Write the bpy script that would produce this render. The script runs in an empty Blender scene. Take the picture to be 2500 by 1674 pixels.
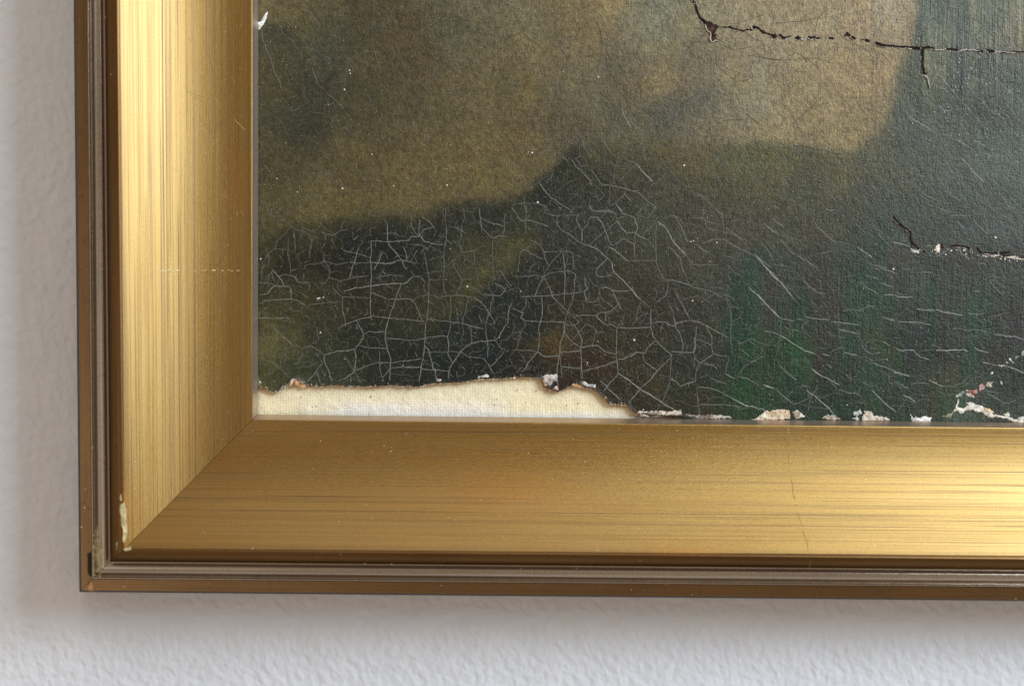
import bpy, math, random
import numpy as np
from mathutils import Matrix, Vector

random.seed(7)
RNG = np.random.default_rng(11)
scene = bpy.context.scene
COL = scene.collection

# ------------------------------------------------------------------ camera
PXM = 0.00018                 # metres per photograph pixel on the painting
FPX = 2200.0                  # focal length in photograph pixels
H_PAINT = 0.018               # painting surface, metres off the wall
DIST = FPX * PXM
PITCH = math.radians(1.6)
ROLL = 0.0085
fw = Vector((0, math.cos(PITCH), -math.sin(PITCH)))
rt = Vector((math.cos(ROLL), 0, math.sin(ROLL)))
rt = (rt - fw * rt.dot(fw)).normalized()
up = rt.cross(fw).normalized()
CAM = Vector((0, -H_PAINT, 0)) - fw * DIST
cam = bpy.data.cameras.new('camera')
cam.sensor_width = 36.0
cam.lens = FPX / 2500.0 * 36.0
cam.clip_start = 0.01
cam.clip_end = 50
cam.dof.use_dof = True
cam.dof.focus_distance = DIST - 0.006
cam.dof.aperture_fstop = 2.8
co = bpy.data.objects.new('camera', cam)
COL.objects.link(co)
m = Matrix.Identity(4)
for i in range(3):
    m[i][0], m[i][1], m[i][2], m[i][3] = rt[i], up[i], -fw[i], CAM[i]
co.matrix_world = m
scene.camera = co

# ------------------------------------------------------------------ light
scene.view_settings.view_transform = 'Standard'
scene.view_settings.look = 'None'
scene.view_settings.exposure = 0.0
world = bpy.data.worlds.new('World')
scene.world = world
world.use_nodes = True
bg = world.node_tree.nodes['Background']
bg.inputs[0].default_value = (1.0, 0.83, 0.68, 1)
bg.inputs[1].default_value = 0.355

def area(name, loc, target, sx, sy, power, color):
    l = bpy.data.lights.new(name, 'AREA')
    l.shape = 'RECTANGLE'
    l.size, l.size_y, l.energy, l.color = sx, sy, power, color
    o = bpy.data.objects.new(name, l)
    COL.objects.link(o)
    d = Vector(target) - Vector(loc)
    o.location = loc
    o.rotation_euler = d.to_track_quat('-Z', 'Y').to_euler()
    return o

area('window_light', (2.05, -1.15, 1.05), (0, 0, 0), 1.2, 1.0, 104, (0.69, 0.84, 1.0))
area('top_fill', (0.1, -1.0, 2.1), (0, 0, 0), 1.6, 1.1, 10, (0.92, 0.96, 1.0))  # added unseen soft lamp overhead, brightens the hollow of the bottom rail
area('room_fill', (-1.9, -1.7, -0.9), (0, 0, 0), 2.2, 2.2, 9, (1.0, 0.93, 0.88))

# ------------------------------------------------------------------ maths helpers
RT, UP, FW, CM = (np.array(v) for v in (rt, up, fw, CAM))

def P(px, py, h):
    """point seen at photograph pixel (px, py) lying h metres in front of the wall"""
    px, py, h = np.broadcast_arrays(np.asarray(px, float), np.asarray(py, float), np.asarray(h, float))
    dx = (px - 1250.0) / FPX
    dy = -(py - 837.0) / FPX
    d = FW[None] + dx.ravel()[:, None] * RT[None] + dy.ravel()[:, None] * UP[None]
    t = (-h.ravel() - CM[1]) / d[:, 1]
    return CM[None] + d * t[:, None]

def lin(c):
    c = np.asarray(c, float) / 255.0
    return np.where(c <= 0.04045, c / 12.92, ((c + 0.055) / 1.055) ** 2.4)

class Noise2:
    """smooth value noise in pixel space, several octaves"""
    def __init__(self, cell, seed, octaves=3, gain=0.5):
        r = np.random.default_rng(seed)
        self.t = [r.random((64, 64)) for _ in range(octaves)]
        self.cell, self.gain = cell, gain
    def __call__(self, x, y):
        x = np.asarray(x, float); y = np.asarray(y, float)
        out = 0.0; a = 1.0; tot = 0.0; c = self.cell
        for t in self.t:
            u, v = x / c + 17.3, y / c + 5.1
            i, j = np.floor(u).astype(int), np.floor(v).astype(int)
            f, g = u - i, v - j
            f = f * f * (3 - 2 * f); g = g * g * (3 - 2 * g)
            i0, i1, j0, j1 = i % 64, (i + 1) % 64, j % 64, (j + 1) % 64
            out = out + a * ((t[i0, j0] * (1 - f) + t[i1, j0] * f) * (1 - g) + (t[i0, j1] * (1 - f) + t[i1, j1] * f) * g)
            tot += a; a *= self.gain; c *= 0.5
        return out / tot

def mesh_obj(name, verts, faces, mat, parent=None, smooth=True, attrs=None, colors=None):
    """faces: (n,3) or (n,4) int array, or a list of such arrays"""
    me = bpy.data.meshes.new(name)
    if not isinstance(faces, list):
        faces = [faces]
    faces = [np.asarray(f, np.int32) for f in faces if len(f)]
    verts = np.asarray(verts, np.float32)
    me.vertices.add(len(verts))
    me.vertices.foreach_set('co', verts.ravel())
    li = np.concatenate([f.ravel() for f in faces])
    ln = np.concatenate([np.full(len(f), f.shape[1], np.int32) for f in faces])
    me.loops.add(len(li))
    me.loops.foreach_set('vertex_index', li)
    me.polygons.add(len(ln))
    ls = np.concatenate([[0], np.cumsum(ln)[:-1]]).astype(np.int32)
    me.polygons.foreach_set('loop_start', ls)
    me.polygons.foreach_set('loop_total', ln)
    me.polygons.foreach_set('use_smooth', np.full(len(ln), smooth))
    for k, v in (attrs or {}).items():
        a = me.attributes.new(k, 'FLOAT', 'POINT')
        a.data.foreach_set('value', np.asarray(v, np.float32))
    if colors is not None:
        a = me.color_attributes.new('pigment', 'FLOAT_COLOR', 'POINT')
        c = np.ones((len(verts), 4), np.float32)
        c[:, :3] = colors
        a.data.foreach_set('color', c.ravel())
    me.update()
    me.validate()
    if mat:
        me.materials.append(mat)
    o = bpy.data.objects.new(name, me)
    COL.objects.link(o)
    if parent:
        o.parent = parent
        o.matrix_parent_inverse = parent.matrix_world.inverted()
    return o

def grid_faces(nr, nc):
    """quads of an nr x nc vertex grid stored row by row"""
    i = np.arange(nr - 1)[:, None] * nc + np.arange(nc - 1)[None]
    i = i.ravel()
    return np.stack([i, i + nc, i + nc + 1, i + 1], 1)

def empty(name, loc, label, cat, group=None):
    o = bpy.data.objects.new(name, None)
    COL.objects.link(o)
    o.location = loc
    o['label'] = label
    o['category'] = cat
    o.empty_display_size = 0.05
    bpy.context.view_layer.update()
    return o

# ------------------------------------------------------------------ materials
def new_mat(name):
    mt = bpy.data.materials.new(name)
    mt.use_nodes = True
    nt = mt.node_tree
    b = nt.nodes['Principled BSDF']
    return mt, nt, b

class NT:
    """terse node building"""
    def __init__(self, nt): self.nt = nt
    def n(self, typ, **kw):
        x = self.nt.nodes.new(typ)
        for k, v in kw.items(): setattr(x, k, v)
        return x
    def link(self, a, b): self.nt.links.new(a, b)
    def put(self, sock, v):
        if hasattr(v, 'is_linked'): self.link(v, sock)
        else: sock.default_value = v
    def math(self, op, a, b=0.0, c=None, clamp=False):
        x = self.n('ShaderNodeMath', operation=op, use_clamp=clamp)
        self.put(x.inputs[0], a); self.put(x.inputs[1], b)
        if c is not None: self.put(x.inputs[2], c)
        return x.outputs[0]
    def attr(self, name, out='Fac'):
        return self.n('ShaderNodeAttribute', attribute_name=name).outputs[out]
    def xyz(self, a, b, c=0.0):
        x = self.n('ShaderNodeCombineXYZ')
        for i, v in enumerate((a, b, c)): self.put(x.inputs[i], v)
        return x.outputs[0]
    def noise(self, vec, scale, detail=2.0, rough=0.5, dist=0.0):
        x = self.n('ShaderNodeTexNoise')
        self.put(x.inputs['Vector'], vec)
        x.inputs['Scale'].default_value = scale
        x.inputs['Detail'].default_value = detail
        x.inputs['Roughness'].default_value = rough
        x.inputs['Distortion'].default_value = dist
        return x.outputs['Fac']
    def ramp(self, fac, lo, hi, v0=0.0, v1=1.0):
        x = self.n('ShaderNodeMapRange')
        self.put(x.inputs['Value'], fac)
        x.inputs['From Min'].default_value = lo
        x.inputs['From Max'].default_value = hi
        x.inputs['To Min'].default_value = v0
        x.inputs['To Max'].default_value = v1
        return x.outputs[0]
    def mix(self, fac, a, b, typ='MIX'):
        x = self.n('ShaderNodeMix', data_type='RGBA', blend_type=typ)
        self.put(x.inputs[0], fac); self.put(x.inputs[6], a); self.put(x.inputs[7], b)
        return x.outputs[2]
    def bump(self, height, strength, dist, normal=None):
        x = self.n('ShaderNodeBump')
        x.inputs['Strength'].default_value = strength
        x.inputs['Distance'].default_value = dist
        self.put(x.inputs['Height'], height)
        if normal is not None: self.link(normal, x.inputs['Normal'])
        return x.outputs[0]
    def pos(self):
        return self.n('ShaderNodeNewGeometry').outputs['Position']

def rgb(r, g, b): return (r, g, b, 1.0)

def gold_mat(name, gold, gold2, line_col, rough, line_amt=1.0, worn=0.0, metal=1.0, sheen=0.0):
    mt, nt, b = new_mat(name)
    t = NT(nt)
    al, ac, pos = t.attr('along'), t.attr('across'), t.pos()
    # long brush lines: thin in 'across', drawn out in 'along'
    wob = t.noise(t.xyz(t.math('MULTIPLY', al, 9.0), t.math('MULTIPLY', ac, 30.0)), 1.0, 1)
    acw = t.math('ADD', ac, t.math('MULTIPLY', wob, 0.0004))
    def rule(freq, seed, w, along_f, keep):
        v = t.noise(t.xyz(t.math('MULTIPLY', al, 0.35), t.math('MULTIPLY', acw, freq), seed), 1.0, 2.5, 0.65)
        d = t.math('ABSOLUTE', t.math('SUBTRACT', v, 0.5))
        br = t.noise(t.xyz(t.math('MULTIPLY', al, along_f), t.math('MULTIPLY', acw, freq * 0.9), seed + 3.0), 1.0, 2, 0.6)
        return t.math('MULTIPLY', t.ramp(d, w, w * 0.35), t.ramp(br, keep, keep - 0.06))
    l2 = t.noise(t.xyz(t.math('MULTIPLY', al, 3.0), t.math('MULTIPLY', acw, 2600.0), 3.0), 1.0, 2, 0.6)
    band = t.noise(t.xyz(t.math('MULTIPLY', al, 2.0), t.math('MULTIPLY', ac, 140.0), 11.0), 1.0, 2)
    m1 = rule(680.0, 1.0, 0.019, 5.0, 0.56)
    m2 = t.math('MULTIPLY', rule(1500.0, 21.0, 0.050, 9.0, 0.54), t.ramp(band, 0.38, 0.56, 0.15, 1.0))
    m3 = t.math('MULTIPLY', t.ramp(l2, 0.46, 0.34), t.ramp(band, 0.38, 0.6, 0.03, 0.2))
    lines = t.math('MAXIMUM', t.math('MAXIMUM', t.math('MULTIPLY', m1, 0.78), t.math('MULTIPLY', m2, 0.52)), m3)
    lines = t.math('MULTIPLY', lines, line_amt, clamp=True)
    grain = t.noise(pos, 2600.0, 2, 0.6)
    broad = t.noise(t.xyz(t.math('MULTIPLY', al, 12.0), t.math('MULTIPLY', ac, 55.0), 5.0), 1.0, 3)
    c = t.mix(t.ramp(broad, 0.35, 0.65), rgb(*gold), rgb(*gold2))
    c = t.mix(t.ramp(broad, 0.55, 0.8, 0.0, 0.35), c, rgb(gold[0] * .95, gold[1] * .82, gold[2] * .6))
    bol = t.math('MULTIPLY', t.attr('bole'), t.ramp(t.noise(t.xyz(t.math('MULTIPLY', al, 60.0), t.math('MULTIPLY', ac, 900.0), 2.0), 1.0, 3, 0.6), 0.3, 0.6, 0.6, 1.0), clamp=True)
    c = t.mix(bol, c, rgb(gold[0] * .42, gold[1] * .37, gold[2] * .42))
    rub_glow = t.math('MULTIPLY', t.attr('rub_glow'), t.ramp(t.noise(pos, 160.0, 4, 0.7), 0.35, 0.6, 0.8, 1.0))
    c = t.mix(rub_glow, c, rgb(gold[0] * 1.25, gold[1] * 0.92, gold[2] * 0.62))  # warm tint for rubbed gilding and the painted amber reflection
    g = t.ramp(grain, 0.3, 0.7, 0.72, 1.14)
    cc = t.n('ShaderNodeVectorMath', operation='SCALE')
    t.link(c, cc.inputs[0]); t.link(g, cc.inputs['Scale'])
    c = t.mix(lines, cc.outputs[0], rgb(*line_col))
    if worn:
        wn = t.noise(pos, 230.0, 4, 0.7)
        c = t.mix(t.ramp(wn, 0.58, 0.66, 0.0, worn), c, rgb(0.16, 0.09, 0.045))
    mm = t.math('MULTIPLY_ADD', lines, -0.6, metal, clamp=True)
    r = t.math('ADD', t.ramp(grain, 0.3, 0.7, rough - 0.05, rough + 0.06), t.math('MULTIPLY', lines, 0.1))
    hgt = t.math('ADD', t.math('MULTIPLY', lines, -0.5), t.math('MULTIPLY', grain, 0.45))
    hgt = t.math('ADD', hgt, t.math('MULTIPLY', l2, 0.3))
    nrm = t.bump(hgt, 0.30, 0.00012)
    gl = t.n('ShaderNodeBsdfAnisotropic', distribution='BECKMANN')
    t.link(c, gl.inputs['Color']); t.link(r, gl.inputs['Roughness']); t.link(nrm, gl.inputs['Normal'])
    df = t.n('ShaderNodeBsdfDiffuse')
    t.link(c, df.inputs['Color']); t.link(nrm, df.inputs['Normal'])
    mx = t.n('ShaderNodeMixShader')
    t.link(mm, mx.inputs[0]); t.link(df.outputs[0], mx.inputs[1]); t.link(gl.outputs[0], mx.inputs[2])
    sh = t.n('ShaderNodeBsdfAnisotropic', distribution='BECKMANN')
    sh.inputs['Color'].default_value = rgb(0.95, 0.95, 0.95)
    t.link(t.math('MULTIPLY', r, 0.86), sh.inputs['Roughness']); t.link(nrm, sh.inputs['Normal'])
    lq = t.n('ShaderNodeMixShader'); lq.inputs[0].default_value = sheen
    t.link(mx.outputs[0], lq.inputs[1]); t.link(sh.outputs[0], lq.inputs[2])
    t.link(lq.outputs[0], nt.nodes['Material Output'].inputs['Surface'])
    nt.nodes.remove(b)
    return mt

M_SCOOP = gold_mat('brushed_gold_leaf', (0.41, 0.229, 0.052), (0.435, 0.256, 0.068), (0.085, 0.045, 0.014), 0.505, 1.1, 0.0, 1.0, 0.03)
M_BOLE = gold_mat('toned_bole_gold', (0.17, 0.088, 0.032), (0.21, 0.112, 0.042), (0.05, 0.025, 0.01), 0.45, 0.8, 0.3)
M_BEAD = gold_mat('rubbed_gold_bead', (0.50, 0.40, 0.29), (0.42, 0.33, 0.24), (0.20, 0.13, 0.06), 0.30, 0.6, 0.2, 0.85, 0.06)
M_FILLET = gold_mat('bronze_gold', (0.24, 0.130, 0.042), (0.30, 0.17, 0.058), (0.05, 0.025, 0.01), 0.38, 0.8, 0.5, 1.0, 0.03)
M_SIGHT = gold_mat('lacquered_sight_edge', (0.60, 0.47, 0.35), (0.56, 0.44, 0.33), (0.2, 0.14, 0.08), 0.40, 0.2, 0.0, 0.85)

def simple_mat(name, c, rough=0.8, bump_scale=0, bump_d=0.0002, var=0.2, metal=0.0, strength=0.6):
    mt, nt, b = new_mat(name)
    t = NT(nt)
    pos = t.pos()
    n = t.noise(pos, bump_scale or 900.0, 3, 0.6)
    c0 = tuple(x * (1 - var) for x in c); c1 = tuple(min(1, x * (1 + var)) for x in c)
    t.link(t.mix(t.ramp(n, 0.3, 0.7), rgb(*c0), rgb(*c1)), b.inputs['Base Color'])
    b.inputs['Roughness'].default_value = rough
    b.inputs['Metallic'].default_value = metal
    if bump_scale:
        t.link(t.bump(n, strength, bump_d), b.inputs['Normal'])
    return mt

M_EDGE = simple_mat('black_rough_edge', (0.018, 0.013, 0.009), 0.7, 1500, 0.0004, 0.9)
M_WOOD = simple_mat('raw_wood', (0.30, 0.19, 0.10), 0.7, 600)
M_GAP = simple_mat('dark_joint', (0.05, 0.03, 0.015), 0.8, 900)

def attr_mat(name, rough, bump_scale, bump_d, var=0.25, spec=0.4, strength=0.7):
    """material whose pigment is stored on the mesh, with fine grain"""
    mt, nt, b = new_mat(name)
    t = NT(nt)
    pos = t.pos()
    n = t.noise(pos, bump_scale, 3, 0.65)
    col = t.n('ShaderNodeAttribute', attribute_name='pigment').outputs['Color']
    cc = t.n('ShaderNodeVectorMath', operation='SCALE')
    t.link(col, cc.inputs[0]); t.link(t.ramp(n, 0.3, 0.7, 1 - var, 1 + var), cc.inputs['Scale'])
    t.link(cc.outputs[0], b.inputs['Base Color'])
    b.inputs['Roughness'].default_value = rough
    b.inputs['Specular IOR Level'].default_value = spec
    t.link(t.bump(n, strength, bump_d), b.inputs['Normal'])
    return mt

M_CRACK = attr_mat('crack_edge', 0.55, 1800, 0.0001, 0.2)
M_GROUND = attr_mat('chalk_ground', 0.85, 1500, 0.0003, 0.25, 0.2)
M_TEAR = attr_mat('tear_depth', 0.9, 1200, 0.0003, 0.5, 0.1)

def paint_mat():
    mt, nt, b = new_mat('old_oil_paint')
    t = NT(nt)
    pos = t.pos()
    col = t.n('ShaderNodeAttribute', attribute_name='pigment').outputs['Color']
    streak = t.attr('streak')
    sx = t.n('ShaderNodeSeparateXYZ'); t.link(pos, sx.inputs[0])
    x, z = sx.outputs[0], sx.outputs[2]
    mott = t.noise(pos, 520.0, 3, 0.68)
    fine = t.noise(pos, 1100.0, 2, 0.7)
    blot = t.noise(pos, 95.0, 4, 0.62)
    # canvas threads show through as faint lines both ways
    wx = t.noise(t.xyz(t.math('MULTIPLY', x, 1500.0), t.math('MULTIPLY', z, 130.0)), 1.0, 1)
    wz = t.noise(t.xyz(t.math('MULTIPLY', x, 110.0), t.math('MULTIPLY', z, 1500.0), 4.0), 1.0, 1)
    vs = t.noise(t.xyz(t.math('MULTIPLY', x, 700.0), t.math('MULTIPLY', z, 28.0), 8.0), 1.0, 3, 0.7)
    k = t.ramp(mott, 0.27, 0.73, 0.60, 1.40)
    k = t.math('MULTIPLY', k, t.ramp(fine, 0.25, 0.75, 0.65, 1.35))
    k = t.math('MULTIPLY', k, t.ramp(blot, 0.25, 0.75, 0.91, 1.09))
    k = t.math('MULTIPLY', k, t.ramp(wx, 0.2, 0.8, 0.95, 1.05))
    k = t.math('MULTIPLY', k, t.ramp(wz, 0.2, 0.8, 0.93, 1.07))
    vk = t.ramp(vs, 0.3, 0.7, 0.72, 1.32)
    k = t.math('MULTIPLY', k, t.math('ADD', 1.0, t.math('MULTIPLY', streak, t.math('SUBTRACT', vk, 1.0))))
    cc = t.n('ShaderNodeVectorMath', operation='SCALE')
    t.link(col, cc.inputs[0]); t.link(k, cc.inputs['Scale'])
    # sunken dark pits and pale abraded thread tops
    pit = t.ramp(t.noise(t.xyz(t.math('MULTIPLY', x, 620.0), t.math('MULTIPLY', z, 520.0), 9.0), 1.0, 2, 0.6), 0.34, 0.27, 0, 0.55)
    c = t.mix(pit, cc.outputs[0], rgb(0.012, 0.010, 0.007))
    tip = t.ramp(t.noise(pos, 1500.0, 1, 0.5), 0.715, 0.77, 0, 0.5)
    c = t.mix(tip, c, rgb(0.42, 0.39, 0.32))
    t.link(c, b.inputs['Base Color'])
    b.inputs['Specular IOR Level'].default_value = 0.32
    t.link(t.ramp(mott, 0.3, 0.7, 0.42, 0.60), b.inputs['Roughness'])
    h = t.math('ADD', t.math('MULTIPLY', mott, 0.8), t.math('MULTIPLY', fine, 0.45))
    h = t.math('ADD', h, t.math('MULTIPLY', t.math('ADD', wx, wz), 0.13))
    h = t.math('ADD', h, t.math('MULTIPLY', t.math('MULTIPLY', vs, streak), 0.8))
    t.link(t.bump(h, 1.0, 0.00060), b.inputs['Normal'])
    return mt
M_PAINT = paint_mat()

def lining_mat():
    mt, nt, b = new_mat('lining_linen')
    t = NT(nt)
    pos = t.pos()
    sx = t.n('ShaderNodeSeparateXYZ'); t.link(pos, sx.inputs[0])
    x, z = sx.outputs[0], sx.outputs[2]
    col = t.n('ShaderNodeAttribute', attribute_name='pigment').outputs['Color']
    jig = t.math('MULTIPLY', t.noise(pos, 200.0, 3), 5.0)
    wa = t.math('SINE', t.math('ADD', t.math('MULTIPLY', x, 2 * math.pi / 0.00118), jig))
    wb = t.math('SINE', t.math('ADD', t.math('MULTIPLY', z, 2 * math.pi / 0.00112), jig))
    weave = t.math('MULTIPLY', wa, wb)
    threads = t.math('ADD', t.math('MULTIPLY', wa, 0.5), t.math('MULTIPLY', wb, 0.5))
    n = t.noise(pos, 900.0, 3, 0.65)
    lump = t.noise(pos, 240.0, 3, 0.6)
    k = t.math('MULTIPLY', t.ramp(weave, -1, 1, 0.965, 1.03), t.ramp(n, 0.3, 0.7, 0.90, 1.08))
    k = t.math('MULTIPLY', k, t.ramp(lump, 0.3, 0.7, 0.92, 1.06))
    cc = t.n('ShaderNodeVectorMath', operation='SCALE')
    t.link(col, cc.inputs[0]); t.link(k, cc.inputs['Scale'])
    t.link(cc.outputs[0], b.inputs['Base Color'])
    b.inputs['Roughness'].default_value = 0.7
    h = t.math('ADD', t.math('MULTIPLY', threads, 0.16), t.math('ADD', t.math('MULTIPLY', n, 0.8), t.math('MULTIPLY', lump, 2.6)))
    t.link(t.bump(h, 0.6, 0.00030), b.inputs['Normal'])
    return mt
M_LINING = lining_mat()

def wall_mat():
    mt, nt, b = new_mat('white_plaster')
    t = NT(nt)
    pos = t.pos()
    sx = t.n('ShaderNodeSeparateXYZ'); t.link(pos, sx.inputs[0])
    x, z = sx.outputs[0], sx.outputs[2]
    # roller stipple: soft lumps a little longer than wide, leaning
    u = t.math('ADD', x, t.math('MULTIPLY', z, 0.15))
    v = t.xyz(t.math('MULTIPLY', u, 270.0), t.math('MULTIPLY', z, 230.0), 2.0)
    a = t.noise(v, 1.0, 1.2, 0.4, 0.2)
    c = t.noise(pos, 60.0, 3, 0.5)
    h = t.math('ADD', t.math('MULTIPLY', a, 1.0), t.math('MULTIPLY', c, 0.8))
    t.link(t.bump(h, 0.60, 0.0013), b.inputs['Normal'])
    t.link(t.mix(t.ramp(c, 0.3, 0.7), rgb(0.77, 0.765, 0.77), rgb(0.81, 0.805, 0.81)), b.inputs['Base Color'])
    b.inputs['Roughness'].default_value = 0.75
    b.inputs['Specular IOR Level'].default_value = 0.25
    return mt

# ------------------------------------------------------------------ wall
wv = np.array([(-2.5, 0, -1.6), (2.5, 0, -1.6), (2.5, 0, 1.8), (-2.5, 0, 1.8),
               (-2.5, .12, -1.6), (2.5, .12, -1.6), (2.5, .12, 1.8), (-2.5, .12, 1.8)])
wall = mesh_obj('wall', wv, np.array([(0, 1, 2, 3), (5, 4, 7, 6), (1, 5, 6, 2), (4, 0, 3, 7), (3, 2, 6, 7), (4, 5, 1, 0)]), wall_mat(), smooth=False)
wall['kind'] = 'structure'
wall['label'] = 'white roller stippled plaster wall behind the frame'

# ------------------------------------------------------------------ frame profile
# each station across the moulding: (left rail x at y=0, x at mitre, bottom rail y at mitre, y at x=2500, height in mm)
ANCH = [
    ('edge',   180, 194, 1444, 1466, 4.0),
    ('edge',   180.5, 194.5, 1443.5, 1465.5, 30.0),
    ('fillet', 185, 199, 1440, 1463, 36.95),
    ('fillet', 198, 211, 1427, 1449, 37.0),
    ('bead',   211, 223, 1414, 1434, 37.0),
    ('bead',   213, 225.5, 1412, 1432, 38.7),
    ('bead',   216, 228, 1409, 1430, 39.0),
    ('bead',   219, 231, 1406, 1427.5, 37.6),
    ('bead',   224, 236, 1402, 1423, 37.8),
    ('bead',   229, 241, 1397, 1418, 39.7),
    ('bead',   236, 249, 1389, 1410, 41.2),
    ('bead',   244, 257, 1381, 1402, 41.3),
    ('bead',   251, 264, 1375, 1395, 40.3),
    ('shoulder',  256, 269, 1370, 1390, 40.0),
    ('shoulder',  258, 271, 1368, 1388, 41.6),
    ('shoulder',  262, 275, 1364, 1384, 44.2),
    ('shoulder',  272, 285, 1355, 1375, 47.0),
    ('shoulder',  283, 296, 1346, 1366, 48.05),
    ('scoop',  290, 303, 1339.5, 1359.5, 47.6),
    ('scoop',  294, 307, 1336, 1356, 46.9),
]
_tt = np.linspace(0, 1, 400)
_sl = np.where(_tt < .34, 1.0, 1 - (_tt - .34) / .66 * .97)
_F = np.concatenate([[0], np.cumsum((_sl[1:] + _sl[:-1]) / 2)]); _F /= _F[-1]
for k in range(1, 25):                         # the wide hollow running down to the picture
    tt = k / 24
    f = float(np.interp(tt, _tt, _F))
    ANCH.append(('scoop', 294 + (614 - 294) * tt, 307 + (614 - 307) * tt, 1336 + (1026.5 - 1336) * tt,
                 1356 + (1045.5 - 1356) * tt, 46.9 - 20.9 * f))
ANCH += [
    ('sight', 616.5, 616.5, 1024, 1043.5, 25.6),
    ('sight', 618, 618, 1022.5, 1042.3, 24.4),
    ('sight', 624, 623.5, 1017, 1037, 21.6),
    ('sight', 631, 630, 1011, 1031, 18.6),
]
X0 = np.array([a[1] for a in ANCH], float); XM = np.array([a[2] for a in ANCH], float)
YM = np.array([a[3] for a in ANCH], float); Y1 = np.array([a[4] for a in ANCH], float)
HH = np.array([a[5] for a in ANCH], float) / 1000
KIND = [a[0] for a in ANCH]

def left_line(y):       # station x for the left rail at height y
    return X0 + (XM - X0) * (y / YM)
def bottom_line(x):     # station y for the bottom rail at x
    return YM + (Y1 - YM) * ((x - XM) / (2500 - XM))

def frame_h(px, py, rail):
    out = np.empty(np.broadcast(px, py).shape)
    for i, (a, b) in enumerate(zip(np.ravel(px), np.ravel(py))):
        if rail == 'L':
            out.ravel()[i] = np.interp(a, left_line(b), HH)
        else:
            ys = bottom_line(a)
            out.ravel()[i] = np.interp(-b, -ys, HH)
    return out

frame = empty('picture_frame', (-0.19, 0.0, -0.10), 'gilded wooden picture frame with streaked wide hollow moulding hanging on white wall', 'picture frame')

def rail(rname, which):
    n = 120
    ends = np.linspace(0, 1, n) ** 1.6
    width = np.concatenate([[0], np.cumsum(np.hypot(np.diff(X0) * PXM, np.diff(HH)))])
    # fine resampling across the profile for smooth curves (inside each piece)
    sets = {}
    for nm in ('edge', 'fillet', 'bead', 'shoulder', 'scoop', 'sight'):
        idx = [i for i, k in enumerate(KIND) if k == nm]
        lo, hi = idx[0], min(idx[-1] + 1, len(KIND) - 1)
        sets[nm] = (lo, hi)
    gap = 0.6                                    # pixels left open along the mitre
    mats = dict(edge=M_EDGE, fillet=M_FILLET, bead=M_BEAD, shoulder=M_BOLE, scoop=M_SCOOP, sight=M_SIGHT)
    names = dict(edge='outer_edge', fillet='fillet', bead='bead', shoulder='shoulder', scoop='hollow', sight='sight_edge')

    def line_pts(x0, xm, ym, y1, h):
        if which == 'L':
            y = ym - gap + ends * (-1500 - ym)
            x = x0 + (xm - x0) * (y / ym)
        else:
            x = xm + gap + ends * (4200 - xm)
            y = ym + (y1 - ym) * ((x - xm) / (2500 - xm))
        return P(x, y, np.full(n, h))

    # solid core behind the gilded faces
    core_ids = [0, 2, 4, 13, 17, 24, 30, 38, len(KIND) - 1]
    rows = []
    for i in core_ids:
        rows.append(line_pts(X0[i], XM[i], YM[i], Y1[i], max(0.003, HH[i] - 0.0012)))
    last = core_ids[-1]
    rows.append(line_pts(X0[last] - 0, XM[last], YM[last], Y1[last], 0.003))
    nr = len(rows)
    v = np.concatenate(rows)
    f = [grid_faces(nr, n)]
    back = np.array([[(nr - 1) * n + j, j, j + 1, (nr - 1) * n + j + 1] for j in range(n - 1)])[:, ::-1]
    f.append(back)
    body = mesh_obj('rail', v, f, M_GAP, frame, smooth=False)
    body['label'] = rname
    for nm, (lo, hi) in sets.items():
        ss = []
        for i in range(lo, hi):
            k = {'bead': 6, 'scoop': 5, 'shoulder': 5, 'edge': 2}.get(nm, 4)
            ss += list(i + np.arange(k) / k)
        ss.append(hi)
        ss = np.array(ss)
        ii = np.arange(len(KIND))
        sm = lambda a: np.interp(ss, ii, a)
        def cub(a):                                # Catmull-Rom for the height so the curves read round
            o = []
            for s in ss:
                i = min(int(s), hi - 1); t = s - i
                p0 = a[max(i - 1, lo - 1 if nm == 'scoop' else lo)]; p1 = a[i]; p2 = a[i + 1]; p3 = a[min(i + 2, hi + 1 if nm == 'shoulder' else hi)]
                o.append(0.5 * ((2 * p1) + (-p0 + p2) * t + (2 * p0 - 5 * p1 + 4 * p2 - p3) * t * t + (-p0 + 3 * p1 - 3 * p2 + p3) * t ** 3))
            return np.array(o)
        hh = cub(HH) if nm in ('bead', 'scoop', 'shoulder') else sm(HH)
        rows = [line_pts(a, b_, c, d, e) for a, b_, c, d, e in zip(cub(X0), cub(XM), cub(YM), cub(Y1), hh)]
        v = np.concatenate(rows)
        al = np.concatenate([np.linalg.norm(r - r[0], axis=1) + (0 if which == 'L' else 7.3) for r in rows])
        ac = np.repeat(np.interp(ss, ii, width), n) + (0 if which == 'L' else 0.31)
        fc = grid_faces(len(rows), n)
        if which == 'B': fc = fc[:, ::-1]
        rub_glow = np.zeros(len(v))
        spots = [(1240, 1190, 150, 55, .5), (520, 1120, 60, 20, .35), (1650, 1330, 80, 10, .5)] if which == 'B' else [(330, 1240, 24, 60, .5), (560, 420, 18, 90, .3), (470, 1060, 30, 50, .3)]  # first bottom spot is a warm reflection painted into the gilding, others rubbed
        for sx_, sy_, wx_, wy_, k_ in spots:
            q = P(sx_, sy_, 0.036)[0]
            rub_glow = np.maximum(rub_glow, k_ * np.exp(-((v[:, 0] - q[0]) / (wx_ * PXM)) ** 2 - ((v[:, 2] - q[2]) / (wy_ * PXM)) ** 2))
        mesh_obj(names[nm], v, fc, mats[nm], body, True, dict(along=al, across=ac, rub_glow=rub_glow, bole=np.repeat(np.clip(1 - (ss - lo) / 2.2, 0, 1) ** 1.2 if nm == 'scoop' else 0 * ss, n)))
    return body

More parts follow.
